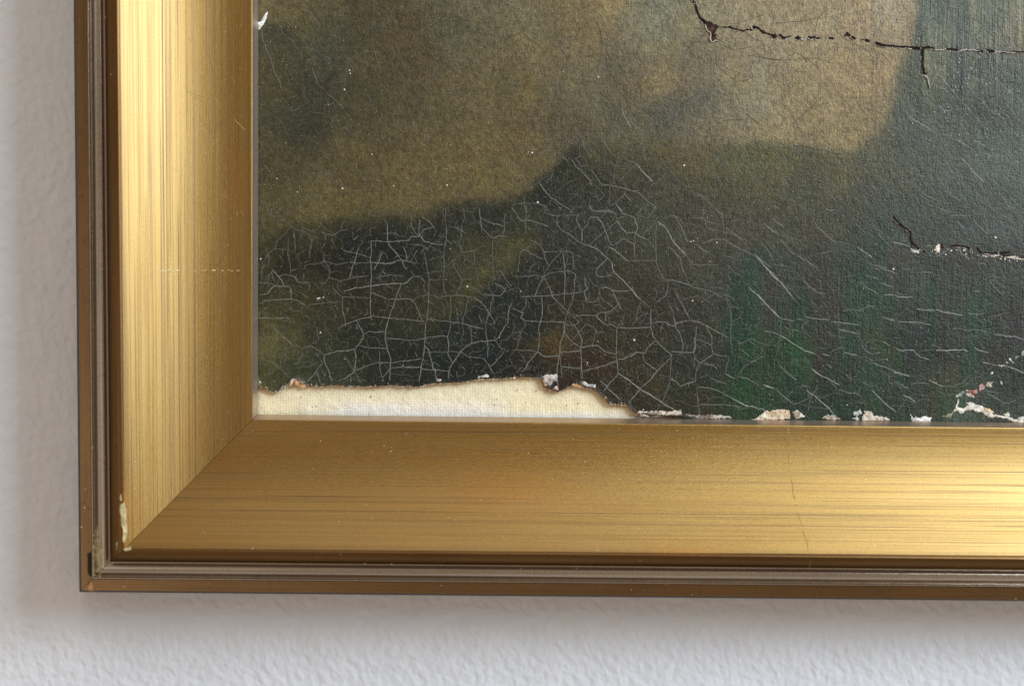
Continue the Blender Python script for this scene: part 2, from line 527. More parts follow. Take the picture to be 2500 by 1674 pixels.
rail_l = rail('upright side rail, brightest near the top', 'L')
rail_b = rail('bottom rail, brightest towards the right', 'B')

# ------------------------------------------------------------------ painting
painting = empty('painting', (0.1, -H_PAINT, 0.05), 'old dark green cracked oil painting with torn lower edge inside the gold frame', 'painting')

# pigment samples (x, y, r, g, b), light ground of the upper part and dark hills below
LIGHT = """640 15 112 100 68;700 20 100 90 60;680 90 62 62 46;800 120 68 70 57;760 230 60 58 44;900 60 78 70 48;960 120 86 71 43;1000 100 88 72 42
1100 60 92 86 68;1180 30 102 96 78;660 200 75 68 42;740 300 58 58 42;900 250 78 70 44;1050 250 90 80 50;1200 200 100 90 60;660 400 75 66 38
850 400 92 80 46;1000 400 100 86 50;1150 400 108 92 52;640 500 88 78 46;800 490 100 90 52;1000 480 105 92 54;1200 440 110 96 56;1280 60 115 105 80
1400 40 125 110 75;1500 20 142 124 84;1550 50 120 118 95;1620 20 118 122 108;1600 70 120 122 105;1680 60 130 125 98;1750 30 140 135 110;1850 40 150 138 112
1300 150 112 102 72;1450 100 125 108 70;1280 220 112 95 55;1400 200 112 104 74;1520 150 105 98 75;1600 120 125 120 90;1700 150 115 105 82;1500 200 100 90 70
1620 190 128 112 76;1560 220 110 98 64;1350 260 100 90 60;1450 220 95 92 74;1700 200 105 98 80;1700 250 95 93 80;1650 260 88 88 76;1600 290 85 84 70
1500 280 88 84 66;1400 320 90 80 54;1280 340 105 86 48;1800 200 140 128 95;1830 180 135 128 100;1850 250 138 134 110;1800 300 132 122 95;1750 330 118 110 84
1880 300 140 126 92;1320 400 100 86 52;1350 300 92 84 58;1900 60 152 138 112;2000 40 150 135 105;2100 60 148 128 98;2180 20 152 142 118;2050 150 150 130 92
2150 150 150 128 92;1950 200 140 126 92;2050 260 142 124 88;2130 280 138 120 82;1950 320 138 122 84;2080 330 132 118 80;2200 60 150 135 108"""
DARK = """2270 40 82 90 88;2350 60 90 96 92;2420 40 98 100 92;2480 60 118 112 98;2300 150 84 86 76;2400 200 78 82 78;2480 220 72 76 72;2300 250 72 76 68
2400 280 62 66 56;2250 320 76 80 76;2350 330 72 78 72;2450 400 74 82 84;2350 420 76 82 82;2250 430 72 74 68;2150 380 78 78 62;2050 420 85 80 58
1900 400 88 84 58;1800 400 82 80 58;1700 380 92 82 56;1950 470 70 68 55;2100 480 68 68 60;2300 500 66 68 64;2450 500 68 72 74;1600 340 88 78 50
1550 380 70 64 46;1450 360 64 60 44;1400 400 46 44 33;1450 450 50 48 38;1350 470 40 40 33;1550 450 60 56 42;1650 470 70 66 48;1750 470 72 68 52
1850 450 78 74 54;1600 520 62 60 52;1700 520 66 62 56;1500 520 52 50 42;640 560 70 64 42;700 600 50 47 34;780 560 58 54 38;900 545 45 42 32
960 550 40 40 36;1000 530 46 44 37;1100 540 40 40 34;1200 530 38 38 32;900 620 34 33 28;960 620 29 29 29;800 640 36 34 26;700 650 38 36 28
640 640 60 56 38;1100 640 54 54 40;1150 660 58 58 42;1200 620 60 58 40;1080 700 50 48 36;640 720 56 54 34;800 730 52 48 34;900 720 46 42 32
1000 750 48 46 34;1230 700 33 35 35;640 840 88 84 58;700 800 68 64 44;760 820 52 52 40;700 900 58 62 48;640 900 72 70 46;800 880 48 54 44
850 840 42 42 34;900 830 38 38 30;950 900 36 38 32;1000 880 34 34 26;1000 800 44 44 34;1120 820 33 35 36;1100 880 28 30 30;1200 870 26 28 32
1200 900 28 28 26;1280 600 68 64 40;1260 560 50 50 34;1330 560 44 46 40;1400 560 46 48 44;1450 600 48 48 44;1300 650 40 40 36;1350 700 44 40 30
1450 680 46 44 38;1280 760 34 34 32;1300 800 32 32 30;1400 760 46 42 30;1550 650 56 52 40;1550 700 54 50 38;1600 600 58 56 46;1700 620 64 60 52
1800 600 68 64 56;1850 560 70 66 58;1750 660 62 60 54;1650 720 52 48 38;1700 780 50 46 36;1600 800 46 40 28;1500 800 48 44 30;1340 840 68 55 26
1300 900 34 26 20;1380 890 46 31 19;1450 880 52 36 20;1500 860 54 42 24;1550 850 48 42 30;1600 870 46 44 32;1420 940 44 29 18;1500 950 48 34 18
1560 960 50 40 22;1600 940 56 48 28;1580 980 44 34 20;1680 900 42 42 34;1650 960 44 42 30;1700 990 48 44 26;1750 850 48 46 36;1760 760 56 54 48
1810 700 40 62 49;1830 640 45 63 54;1800 800 35 60 41;1830 860 33 63 34;1790 880 35 55 38;1820 950 35 66 30;1850 960 33 68 30;1880 900 40 53 36
1880 760 52 52 44;1890 700 60 56 50;1900 560 66 64 54;2000 560 66 62 52;2100 560 58 60 54;2200 540 60 66 66;2350 540 58 64 66;2480 520 66 72 78
2200 640 58 54 50;2350 640 58 52 46;2480 640 56 54 50;2140 600 43 64 53;2130 680 39 62 48;2150 720 35 72 42;2140 780 39 66 46;2150 830 50 62 38
2200 700 58 52 48;2220 780 50 50 46;2260 720 45 63 54;2230 820 44 48 44;2350 720 56 54 48;2400 740 45 61 52;2400 800 40 56 46;2340 820 52 50 44
2450 780 54 48 44;2480 800 52 44 42;2380 860 37 54 42;2300 860 44 40 38;2420 860 48 42 38;2300 930 58 52 34;2280 980 56 54 40;2200 920 42 52 40
2130 900 33 65 36;2110 960 35 65 36;2100 860 38 55 42;2000 700 56 52 44;2020 760 54 48 40;2010 820 52 46 38;1980 800 44 53 40;1940 780 47 54 42
1940 840 35 72 36;1960 880 35 74 36;1930 920 31 61 32;1950 980 33 50 32;2050 930 42 44 32;2010 880 50 44 34;2060 980 35 52 34;2180 1000 38 51 36
2250 950 46 54 48;2390 960 50 60 56;2450 960 48 48 44;2480 900 48 50 44;2350 1010 62 76 74;2450 1000 52 60 52;1265 600 76 72 44;1230 630 74 71 44;1190 665 72 69 43;1150 700 67 64 40;1110 735 62 59 38;1060 760 56 54 36;660 830 86 82 55;650 870 84 80 54;640 800 76 72 48;690 850 74 71 50;720 740 60 57 38;1350 850 74 58 28;1320 870 50 38 22;1540 900 54 44 24;1020 640 36 36 31;1060 590 36 36 32
1290 660 32 33 33;1230 715 31 33 34;1170 760 31 32 33;1120 790 32 33 34;1330 620 37 38 35;700 760 66 62 42;860 690 40 37 29;940 590 31 31 30;860 590 33 32 29"""
def samples(s):
    a = np.array([[float(v) for v in r.split()] for r in s.replace('\n', ';').split(';') if r.strip()])
    g = (a[:, 3] - a[:, 2] > 14)[:, None]       # glazes of green read duller under the old varnish
    a[:, 2:] = np.where(g, a[:, 2:] * 0.70 + a[:, 2:].mean(1, keepdims=True) * 0.30, a[:, 2:])
    if a[0, 1] == 15:                           # the warm sky: keep its hues close together
        w = np.where(a[:, 0] < 1350, 0.40, 0.30)[:, None]
    else:
        w = np.where(a[:, 0] > 2100, 0.30, 0.10)[:, None]
    lum = a[:, 2:].mean(1, keepdims=True)
    near = np.where(a[:, :1] < 1350, np.array([[1.13, 1.08, 0.79]]), np.array([[1.12, 1.03, 0.86]])) if a[0, 1] == 15 else np.array([1.03, 1.03, 0.94])
    a[:, 2:] = a[:, 2:] * (1 - w) + lum * near * w
    return a

def field(pts, gx, gy, power=4.4, floor=13.0, off=0.0, gain=(1, 1, 1)):
    c = np.clip(lin(pts[:, 2:]) - np.array(off), 0.0035, 1) / np.array(gain)
    num = np.zeros(gx.shape + (3,)); den = np.zeros(gx.shape)
    for (x, y), col in zip(pts[:, :2], c):
        w = 1.0 / (np.hypot(gx - x, gy - y) + floor) ** power
        num += w[..., None] * col; den += w
    return num / den[..., None]

# outline of the dark hills: boundary height per column and the right-hand sweep up
HILL = np.array([(560, 572), (640, 562), (700, 552), (800, 536), (900, 530), (1000, 522), (1080, 508), (1180, 492), (1260, 478), (1300, 458), (1335, 420), (1370, 372),
                 (1395, 346), (1420, 338), (1450, 344), (1520, 350), (1600, 350), (1700, 346), (1800, 346), (1900, 352), (1970, 362), (2030, 372), (2080, 368),
                 (2115, 350), (2140, 322), (2165, 275), (2182, 225), (2200, 165), (2215, 120), (2232, 50), (2245, -20), (2290, -260), (2400, -900), (3600, -900)], float)

def coarse_colour():
    gx, gy = np.meshgrid(np.arange(590, 2561, 6.0), np.arange(-40, 1081, 6.0))
    wob = Noise2(60, 5, 3)
    wx = gx + (wob(gx, gy) - .5) * 34; wy = gy + (wob(gx + 999, gy + 333) - .5) * 34
    L = field(samples(LIGHT), wx, wy, 4.0, 22.0, off=-0.001, gain=(1.66, 1.79, 2.20))
    D = field(samples(DARK), wx, wy, off=(0.0065, 0.0035, 0.0040), gain=(1.48, 1.64, 2.48))
    hb = np.interp(wx, HILL[:, 0], HILL[:, 1])
    soft = np.where(gx < 1250, 20, np.where(gx < 1420, 14, np.where(gx < 1750, 34, 13)))
    e = wy - hb
    e = np.where((gx > 2120), np.minimum(e * 0.28, 60), e)
    a = 1 / (1 + np.exp(-e / soft * 2.2))
    return gx, gy, L * (1 - a[..., None]) + D * a[..., None]
GX, GY, GC = coarse_colour()

def bilinear(px, py, grid):
    u = np.clip((px - 590) / 6.0, 0, grid.shape[1] - 1.001); v = np.clip((py + 40) / 6.0, 0, grid.shape[0] - 1.001)
    i, j = u.astype(int), v.astype(int)
    f, g = (u - i)[..., None], (v - j)[..., None]
    return (grid[j, i] * (1 - f) + grid[j, i + 1] * f) * (1 - g) + (grid[j + 1, i] * (1 - f) + grid[j + 1, i + 1] * f) * g

KP = 1 / 0.66                                 # photograph value -> pigment reflectance
KC = 1 / np.array([0.98, 1.02, 1.06])         # the same for crack edges
HILLN = Noise2(46, 21, 3)
def paint_h(px, py):
    """gentle cockling of the old canvas"""
    return H_PAINT + (HILLN(px, py) - 0.5) * 0.00028 * 1.0 + 0.0002

# torn lower edge of the old canvas
TORN = np.array([(560, 920), (630, 926), (634, 940), (650, 948), (662, 956), (680, 955), (688, 945), (700, 942), (706, 931), (714, 923), (725, 922), (738, 929), (746, 938),
    (757, 942), (772, 941), (800, 940), (830, 940), (880, 943), (920, 941), (960, 940), (990, 942), (1020, 943), (1037, 939), (1064, 934), (1097, 934), (1130, 931),
    (1160, 926), (1195, 923), (1228, 922), (1245, 921), (1269, 919), (1312, 921), (1322, 924), (1327, 941), (1342, 950), (1363, 954), (1378, 948), (1389, 942),
    (1400, 936), (1414, 935), (1429, 945), (1450, 950), (1462, 957), (1472, 968), (1484, 981), (1495, 985), (1516, 986), (1532, 988), (1542, 1000), (1552, 1009),
    (1570, 1012), (1610, 1015), (1660, 1018), (1700, 1024), (1760, 1050), (1860, 1060), (4300, 1060)], float)
TN = Noise2(9, 31, 3, 0.6)
def torn_y(x):
    x = np.asarray(x, float)
    return np.interp(x, TORN[:, 0], TORN[:, 1]) + (TN(x, 3.0 + 0 * x) - .5) * 6.0

def paint_layer():
    xs = np.concatenate([np.linspace(596, 2530, 880), np.linspace(2560, 4300, 40)])
    vs = np.concatenate([np.linspace(-1600, -60, 30), np.linspace(-30, 860, 400)])
    nb = 70                                    # rows squeezed down to the torn edge
    ye = torn_y(xs)
    rows = [np.full(len(xs), v) for v in vs] + [860 + (ye - 860) * (k / nb) for k in range(1, nb + 1)]
    Y = np.array(rows); X = np.broadcast_to(xs, Y.shape)
    h = paint_h(X, Y)
    # edge curls slightly forward, then drops to the lining: thickness of the old canvas
    near = np.clip(1 - (ye[None] - Y) / 14.0, 0, 1)
    h = h + near ** 2 * 0.0005
    pts = P(X, Y, h).reshape(Y.shape + (3,))
    low = P(xs, ye + 0.6, np.full(len(xs), H_PAINT - 0.0014))[None]
    pts = np.concatenate([pts, low])
    col = bilinear(X.ravel(), Y.ravel(), GC).reshape(Y.shape + (3,))
    n1 = Noise2(70, 3, 4, .6)(X, Y); n2 = Noise2(14, 4, 3, .6)(X, Y)
    hue = Noise2(110, 6, 3)(X, Y)
    col = col * (0.80 + 0.40 * n1[..., None]) * (0.89 + 0.22 * n2[..., None])
    col = col * (1 + (hue - .5)[..., None] * np.array([0.10, 0.03, -0.12]))
    # upright brush strokes in the blue-grey passage at the right
    bs = Noise2(9, 41, 3, .7)(X, Y * 0.04); bs2 = Noise2(26, 42, 2, .6)(X + 40, Y * 0.06)
    bw = np.clip((X - 2215) / 50, 0, 1) * np.clip((330 - Y) / 150, 0, 1) + 0.45 * np.exp(-((X - 2140) / 60.0) ** 2) * np.clip((330 - Y) / 90, 0, 1)
    bw = bw + 0.4 * np.clip((X - 2150) / 60, 0, 1) * np.clip((Y - 560) / 80, 0, 1)
    col = col * (1 + bw[..., None] * ((bs - .5)[..., None] * np.array([1.15, 1.05, 0.95]) + (bs2 - .5)[..., None] * np.array([0.85, 0.76, 0.62])))
    # dark green grass-like strokes, pulled upright with a dry brush
    gs = Noise2(30, 51, 3, .65)(X, Y * 0.16); gr = Noise2(7, 52, 2, .6)(X + 90, Y * 0.07)
    gw = np.clip((gs - .50) / .12, 0, 1) * np.clip((X - 1745) / 40, 0, 1) * np.clip((2440 - X) / 60, 0, 1) * np.clip((Y - 610) / 150, 0, 1) * (0.5 + gr)
    col = col * (1 + gw[..., None] * np.array([-0.34, 0.10, -0.18]))
    col = np.concatenate([col * KP, np.broadcast_to(lin((150, 105, 60)), (1, len(xs), 3))])
    st = np.clip((X - 2190) / 60, 0, 1) * np.clip((320 - Y) / 180, 0, 1)
    st = np.maximum(st, np.clip((X - 1740) / 60, 0, 1) * np.clip((Y - 560) / 120, 0, 1) * 0.6)
    st = np.maximum(st, np.exp(-((X - 2130) / 70.0) ** 2) * np.clip((300 - Y) / 60, 0, 1) * 0.5)
    st = np.concatenate([st, np.zeros((1, len(xs)))])
    nr, nc = pts.shape[:2]
    o = mesh_obj('paint_layer', pts.reshape(-1, 3), grid_faces(nr, nc)[:, ::1], M_PAINT, painting, True,
                 dict(streak=st.ravel()), np.clip(col.reshape(-1, 3), 0, 1))
    return o
paint_layer()

def lining():
    xs = np.concatenate([np.linspace(590, 2530, 485), np.linspace(2560, 4300, 30)])
    ys = np.concatenate([np.linspace(-1600, 880, 20), np.linspace(890, 1066, 90)])
    X, Y = np.meshgrid(xs, ys)
    n = Noise2(40, 8, 3)(X, Y)
    n2 = Noise2(16, 9, 3, .6)(X, Y)
    h = H_PAINT - 0.0012 + (n - .5) * 0.00035
    base = np.array([0.89, 0.755, 0.47])
    pale = np.array([0.88, 0.80, 0.67])
    w = np.clip((X - 700) / 160, 0, 1) * np.clip((1260 - X) / 60, 0, 1) * np.clip((Y - 965) / 40, 0.15, 1)
    w = np.maximum(w, np.clip((Y - 1000) / 14, 0, 1) * 0.8 * (X > 1000))
    w = np.clip(w * (0.5 + n * 1.0), 0, 1)[..., None]
    col = base * (1 - w) + pale * w
    # brown glue stain creeping out from under the torn edge
    d = Y - np.interp(X, TORN[:, 0], TORN[:, 1])
    s = np.exp(-np.clip(d, 0, None) / (3.5 + 6 * n2)) * np.clip(0.35 + 1.1 * n, 0, 1) * np.where(X < 720, .8, np.where(X < 1300, .45, .95))
    s = np.clip(s, 0, 1)[..., None]
    col = col * (1 - s) + lin((140, 96, 52)) * 1.1 * s
    mesh_obj('lining_canvas', P(X, Y, h), grid_faces(len(ys), len(xs)), M_LINING, painting, True, None, np.clip(col.reshape(-1, 3), 0, .9))
lining()

# ------------------------------------------------------------------ patches with an irregular outline (losses, chips, tears)
def inside(poly, x, y):
    c = np.zeros(x.shape, bool)
    n = len(poly)
    for i in range(n):
        x0, y0 = poly[i]; x1, y1 = poly[(i + 1) % n]
        if y0 == y1: continue
        hit = ((y0 > y) != (y1 > y)) & (x < (x1 - x0) * (y - y0) / (y1 - y0) + x0)
        c ^= hit
    return c

def edge_dist(poly, x, y):
    d = np.full(x.shape, 1e9)
    n = len(poly)
    for i in range(n):
        a = np.array(poly[i]); b = np.array(poly[(i + 1) % n]); ab = b - a
        L = (ab ** 2).sum() + 1e-9
        t = np.clip(((x - a[0]) * ab[0] + (y - a[1]) * ab[1]) / L, 0, 1)
        d = np.minimum(d, np.hypot(x - a[0] - t * ab[0], y - a[1] - t * ab[1]))
    return d

def patch(name, poly, cols, lift, mat, hfun=paint_h, parent=painting, step=1.3, rough=2.2, seed=0, dome=3.0, label=None, base=0.0001, lump=0.6):
    poly = [(float(a), float(b)) for a, b in poly]
    xs = np.array([p[0] for p in poly]); ys = np.array([p[1] for p in poly])
    gx, gy = np.meshgrid(np.arange(xs.min() - 3, xs.max() + 3, step), np.arange(ys.min() - 3, ys.max() + 3, step))
    nz = Noise2(5, 100 + seed, 3, .6)
    wx = gx + (nz(gx, gy) - .5) * rough * 2; wy = gy + (nz(gx + 77, gy + 31) - .5) * rough * 2
    ins = inside(poly, wx, wy)
    d = np.where(ins, edge_dist(poly, wx, wy), 0)
    nr, nc = gx.shape
    fq = grid_faces(nr, nc)
    keep = ins.ravel()[fq].sum(1) >= 3
    fq = fq[keep]
    if not len(fq): return None
    used = np.unique(fq)
    lut = np.full(nr * nc, -1); lut[used] = np.arange(len(used))
    prof = np.clip(d / dome, 0, 1)
    n3 = Noise2(7, 300 + seed, 3, .65)(gx, gy)
    h = hfun(gx, gy) + base + 0.5 * lift * prof * (1 - lump + 2 * lump * n3)
    pts = P(gx, gy, h)[used]
    n4 = Noise2(8, 500 + seed, 3, .6)(gx, gy).ravel()[used][:, None]
    c0, c1 = lin(cols[0]), lin(cols[1])
    w = np.clip((n4 - .5) * 2.6 + .5, 0, 1)
    o = mesh_obj(name, pts, lut[fq], mat, parent, True, None, np.clip((c0 * (1 - w) + c1 * w) * KP * .95, 0, .85))
    if label: o['label'] = label
    return o

def pz(pts, ox, oy, sc):
    return [(ox + a / sc, oy + b / sc) for a, b in pts]

WHITE = ((192, 179, 162), (122, 108, 92))
GREYW = ((184, 174, 164), (104, 97, 90))
TAN = ((190, 150, 110), (120, 78, 44))
losses = []
Z5 = lambda p: pz(p, 620, 900, 6.888)
Z6 = lambda p: pz(p, 1240, 900, 6.888)
Z7 = lambda p: pz(p, 2160, 820, 6.532)
ZD = lambda p: pz(p, 600, 500, 3.0154)
ZF = lambda p: pz(p, 1850, 500, 2.8)
LOSS = [
    (Z5([(585, 300), (600, 210), (615, 160), (650, 145), (700, 128), (760, 170), (850, 205), (870, 255), (800, 250), (740, 195), (705, 180), (660, 215), (640, 270), (560, 310), (470, 340), (430, 400), (390, 385), (450, 330), (480, 290), (560, 280)]), WHITE, .0007),
    (Z5([(620, 290), (650, 220), (705, 180), (745, 200), (800, 250), (870, 270), (900, 320), (820, 330), (740, 300), (680, 310)]), TAN, .0006),
    (Z5([(80, 280), (84, 200), (118, 188), (118, 245), (100, 290)]), WHITE, .0006),
    (Z5([(100, 330), (120, 285), (200, 290), (260, 320), (330, 370), (400, 390), (330, 405), (230, 370), (150, 345)]), ((206, 170, 130), (130, 84, 46)), .0006),
    (Z5([(1110, 300), (1115, 240), (1150, 235), (1180, 270), (1180, 305)]), WHITE, .0006),
    (Z5([(1265, 300), (1275, 250), (1310, 230), (1330, 270), (1330, 305)]), ((205, 178, 160), (160, 126, 100)), .0006),
    (Z6([(560, 125), (700, 88), (832, 88), (832, 195), (760, 215), (720, 280), (690, 310), (640, 275), (598, 200)]), GREYW, .0005),
    (Z6([(560, 200), (600, 190), (640, 270), (700, 310), (780, 350), (760, 375), (650, 350), (590, 300)]), TAN, .0006),
    (Z6([(770, 330), (800, 290), (830, 280), (860, 330), (895, 350), (840, 385), (790, 355)]), ((205, 186, 172), (150, 120, 100)), .0006),
    (Z6([(980, 330), (1000, 290), (1080, 232), (1130, 235), (1210, 240), (1280, 280), (1360, 330), (1180, 320), (1060, 290)]), TAN, .0006),
    (Z6([(1210, 235), (1235, 195), (1300, 215), (1380, 252), (1480, 262), (1475, 325), (1380, 325), (1270, 285)]), GREYW, .0007),
    (Z6([(1470, 340), (1560, 380), (1620, 450), (1700, 540), (1710, 585), (1640, 560), (1560, 460)]), TAN, .0006),
    (Z6([(1700, 590), (1760, 575), (1850, 560), (1930, 560), (2000, 575), (2030, 620), (1980, 610), (1850, 605)]), ((196, 178, 140), (150, 122, 84)), .0005),
    (ZD([(1402, 1308), (1408, 1278), (1450, 1288), (1540, 1298), (1500, 1312)]), WHITE, .0005),
    (ZD([(1672, 1288), (1720, 1258), (1785, 1243), (1795, 1272), (1700, 1292)]), WHITE, .0006),
    (ZD([(1850, 1280), (1890, 1268), (1985, 1265), (1990, 1282)]), ((200, 178, 150), (150, 120, 90)), .0004),
    ([(1550, 1003), (1575, 1004), (1600, 1002), (1630, 1004), (1662, 1000), (1668, 1014), (1600, 1018), (1560, 1016)], WHITE, .0006),
    ([(1668, 1010), (1700, 1013), (1740, 1012), (1780, 1014), (1790, 1022), (1700, 1022)], ((170, 158, 146), (100, 88, 76)), .0004),
    (ZF([(0, 1462), (10, 1435), (60, 1408), (150, 1395), (215, 1402), (224, 1462), (100, 1472)]), ((208, 196, 178), (160, 132, 100)), .0006),
    (ZF([(-60, 1475), (-20, 1455), (10, 1445), (60, 1480)]), ((190, 180, 166), (150, 132, 110)), .0005),
    (ZF([(238, 1412), (268, 1398), (300, 1428), (335, 1445), (260, 1462)]), WHITE, .0006),
    (ZF([(438, 1458), (470, 1433), (530, 1438), (570, 1468), (500, 1474)]), WHITE, .0006),
    (ZF([(648, 1416), (700, 1398), (718, 1430), (660, 1442)]), ((176, 176, 168), (130, 132, 124)), .0004),
    (ZF([(636, 1465), (680, 1442), (692, 1474)]), ((176, 176, 168), (130, 132, 124)), .0004),
    (ZF([(714, 1442), (730, 1408), (772, 1408), (792, 1440), (870, 1448), (915, 1474), (716, 1476)]), WHITE, .0006),
    (Z7([(1990, 350), (2020, 370), (2070, 430), (2060, 445), (2010, 400), (1982, 372)]), WHITE, .0005),
    (Z7([(1905, 445), (1940, 405), (1985, 422), (1960, 445)]), WHITE, .0005),
    (Z7([(2170, 310), (2185, 250), (2221, 230), (2221, 300), (2190, 320)]), ((160, 160, 154), (110, 110, 104)), .0004),
    (Z7([(2060, 350), (2110, 320), (2180, 325), (2120, 345), (2075, 375)]), ((150, 148, 140), (104, 104, 98)), .0004),
    (Z7([(1810, 452), (1845, 465), (1925, 462), (1925, 492), (1850, 494), (1818, 482)]), WHITE, .0005),
    (Z7([(1675, 605), (1720, 562), (1745, 580), (1700, 612)]), WHITE, .0005),
    (Z7([(1605, 775), (1650, 728), (1690, 740), (1745, 716), (1705, 790), (1735, 825), (1620, 805)]), WHITE, .0006),
    (Z7([(1490, 785), (1530, 768), (1600, 785), (1595, 855), (1520, 872), (1488, 845)]), ((190, 160, 150), (132, 100, 92)), .0005),
    (Z7([(1325, 870), (1400, 860), (1485, 850), (1472, 912), (1400, 930), (1340, 892)]), ((168, 118, 108), (112, 66, 60)), .0005),
    (Z7([(1275, 925), (1340, 898), (1445, 958), (1432, 984), (1380, 965), (1300, 948)]), WHITE, .0006),
    (Z7([(1285, 862), (1320, 845), (1345, 882), (1310, 890)]), WHITE, .0005),
    (Z7([(1838, 700), (1882, 706), (1884, 772), (1850, 774)]), WHITE, .0005),
    (Z7([(1135, 930), (1195, 918), (1250, 862), (1268, 890), (1232, 962), (1150, 975)]), ((170, 172, 160), (100, 106, 96)), .0004),
    (Z7([(1075, 1205), (1128, 1152), (1156, 1000), (1192, 1000), (1165, 1130), (1260, 1150), (1318, 1112), (1300, 1062), (1350, 1048), (1410, 1058), (1442, 1090), (1540, 1108),
         (1575, 1150), (1640, 1180), (1720, 1235), (1900, 1270), (1990, 1285), (2060, 1325), (2240, 1345), (2240, 1395), (2060, 1385), (1950, 1315), (1800, 1295), (1640, 1295),
         (1580, 1232), (1450, 1212), (1400, 1182), (1280, 1192), (1232, 1245), (1150, 1195)]), ((206, 198, 184), (160, 148, 132)), .0008),
    (Z7([(1430, 1125), (1540, 1112), (1600, 1140), (1690, 1165), (1750, 1235), (1680, 1230), (1590, 1190), (1480, 1165)]), ((210, 184, 146), (160, 126, 88)), .0009),
    (Z7([(1900, 1240), (1960, 1215), (1995, 1260), (1990, 1300), (1910, 1275)]), ((190, 186, 172), (150, 146, 132)), .0006),
    (Z7([(2090, 1340), (2130, 1290), (2230, 1285), (2235, 1345)]), ((190, 184, 174), (140, 134, 124)), .0005),
    (Z7([(420, 1275), (480, 1290), (560, 1298), (640, 1265), (745, 1312), (732, 1368), (428, 1368)]), ((208, 202, 194), (164, 156, 148)), .0006),
    (Z7([(400, 1265), (412, 1250), (430, 1270), (412, 1285)]), WHITE, .0004),
    (Z7([(900, 1270), (960, 1262), (1040, 1225), (1090, 1215), (1060, 1290), (1045, 1350), (1020, 1300), (930, 1300)]), ((150, 144, 120), (92, 86, 66)), .0004),
    (ZF([(1212, 290), (1240, 262), (1252, 300), (1240, 330), (1215, 325)]), ((206, 190, 170), (150, 130, 112)), .0005),
    (ZF([(1040, 285), (1055, 300), (1105, 318), (1100, 328), (1050, 322)]), ((190, 184, 176), (130, 124, 116)), .0005),
    (ZF([(1395, 305), (1430, 300), (1432, 312), (1400, 315)]), WHITE, .0004),
    (ZF([(1535, 338), (1580, 350), (1640, 338), (1660, 350), (1600, 358), (1550, 355)]), WHITE, .0004),
    (ZF([(1660, 352), (1720, 352), (1760, 345), (1780, 365), (1820, 362), (1822, 378), (1740, 368)]), WHITE, .0004),
]
for i, (poly, c, lift) in enumerate(LOSS):
    patch('bare_ground', poly, c, lift * .7, M_GROUND, seed=i, rough=3.2, lump=0.7)
patch('canvas_flake', pz([(82, 240), (84, 190), (74, 150), (100, 165), (115, 155), (140, 105), (168, 82), (160, 108), (148, 150), (130, 182), (105, 215)], 600, 0, 3.0154),
      ((226, 216, 212), (196, 184, 178)), .0012, M_GROUND, seed=77, rough=1.0, dome=5.0, label='white curled canvas flake at the picture side edge')

# ------------------------------------------------------------------ tears in the old canvas
def spine_poly(sp):
    """outline of a jagged slit from (x, y, half-width) stations in pixels"""
    a = np.array(sp, float)
    d = np.gradient(a[:, :2], axis=0); L = np.hypot(d[:, 0], d[:, 1])[:, None] + 1e-6
    n = np.stack([-d[:, 1], d[:, 0]], 1) / L
    up_, dn = a[:, :2] - n * a[:, 2:3], a[:, :2] + n * a[:, 2:3]
    return [tuple(p) for p in up_] + [tuple(p) for p in dn[::-1]]
TZ = [[(70, -60, 12), (85, 10, 13), (110, 60, 15), (130, 120, 19), (155, 190, 18), (170, 240, 16), (200, 300, 17), (250, 350, 24), (310, 395, 30)],
      [(550, 460, 8), (620, 460, 9), (690, 460, 11), (720, 460, 17), (760, 490, 12), (830, 500, 13), (920, 520, 9), (1000, 500, 9), (1070, 510, 9), (1110, 455, 22),
       (1150, 460, 16), (1210, 500, 11), (1270, 545, 16), (1350, 575, 13), (1410, 585, 14), (1440, 620, 36), (1500, 625, 8)],
      [(1525, 585, 12), (1560, 610, 20), (1610, 645, 17), (1680, 630, 9), (1710, 615, 15), (1740, 620, 5)],
      [(1790, 650, 6), (1840, 630, 32), (1885, 660, 24)], [(2015, 620, 13), (2080, 640, 22), (2130, 620, 13), (2150, 650, 14), (2225, 635, 11)]]
TC = [[(520, 285, 4), (540, 280, 9), (562, 290, 4)], [(636, 268, 5), (657, 252, 14), (682, 265, 7)], [(690, 270, 6), (705, 280, 9), (720, 290, 5)], [(757, 288, 5), (782, 297, 5)],
      [(788, 294, 5), (810, 302, 9), (828, 310, 5)],
      [(860, 312, 5), (890, 325, 12), (920, 335, 8), (980, 338, 6), (1040, 345, 6), (1060, 345, 8), (1100, 345, 6), (1160, 355, 8), (1200, 355, 8), (1250, 350, 8), (1305, 358, 6)],
      [(1385, 362, 5), (1430, 362, 7), (1480, 370, 5)], [(1610, 374, 6), (1660, 382, 9)], [(1685, 372, 7), (1730, 380, 9), (1745, 378, 6)],
      [(1785, 385, 5), (1850, 382, 6), (1890, 382, 5), (1990, 388, 5), (2040, 392, 4)],
      [(1213, 345, 8), (1215, 430, 7), (1217, 490, 7), (1225, 540, 10), (1247, 545, 4)]]
TF = [[(930, 78, 4), (945, 105, 6), (980, 140, 6), (1020, 170, 5), (1045, 190, 6), (1045, 240, 5), (1060, 265, 7), (1085, 290, 7), (1112, 300, 4)], [(1122, 310, 4), (1150, 322, 4)],
      [(1255, 268, 6), (1260, 295, 7)], [(1326, 278, 6), (1375, 280, 6), (1410, 285, 5), (1440, 295, 7), (1450, 300, 4)], [(1500, 290, 4), (1515, 315, 7), (1532, 332, 4)],
      [(1548, 328, 4), (1640, 330, 7), (1725, 325, 5)], [(1655, 345, 4), (1740, 350, 4), (1795, 360, 4), (1850, 372, 4)]]
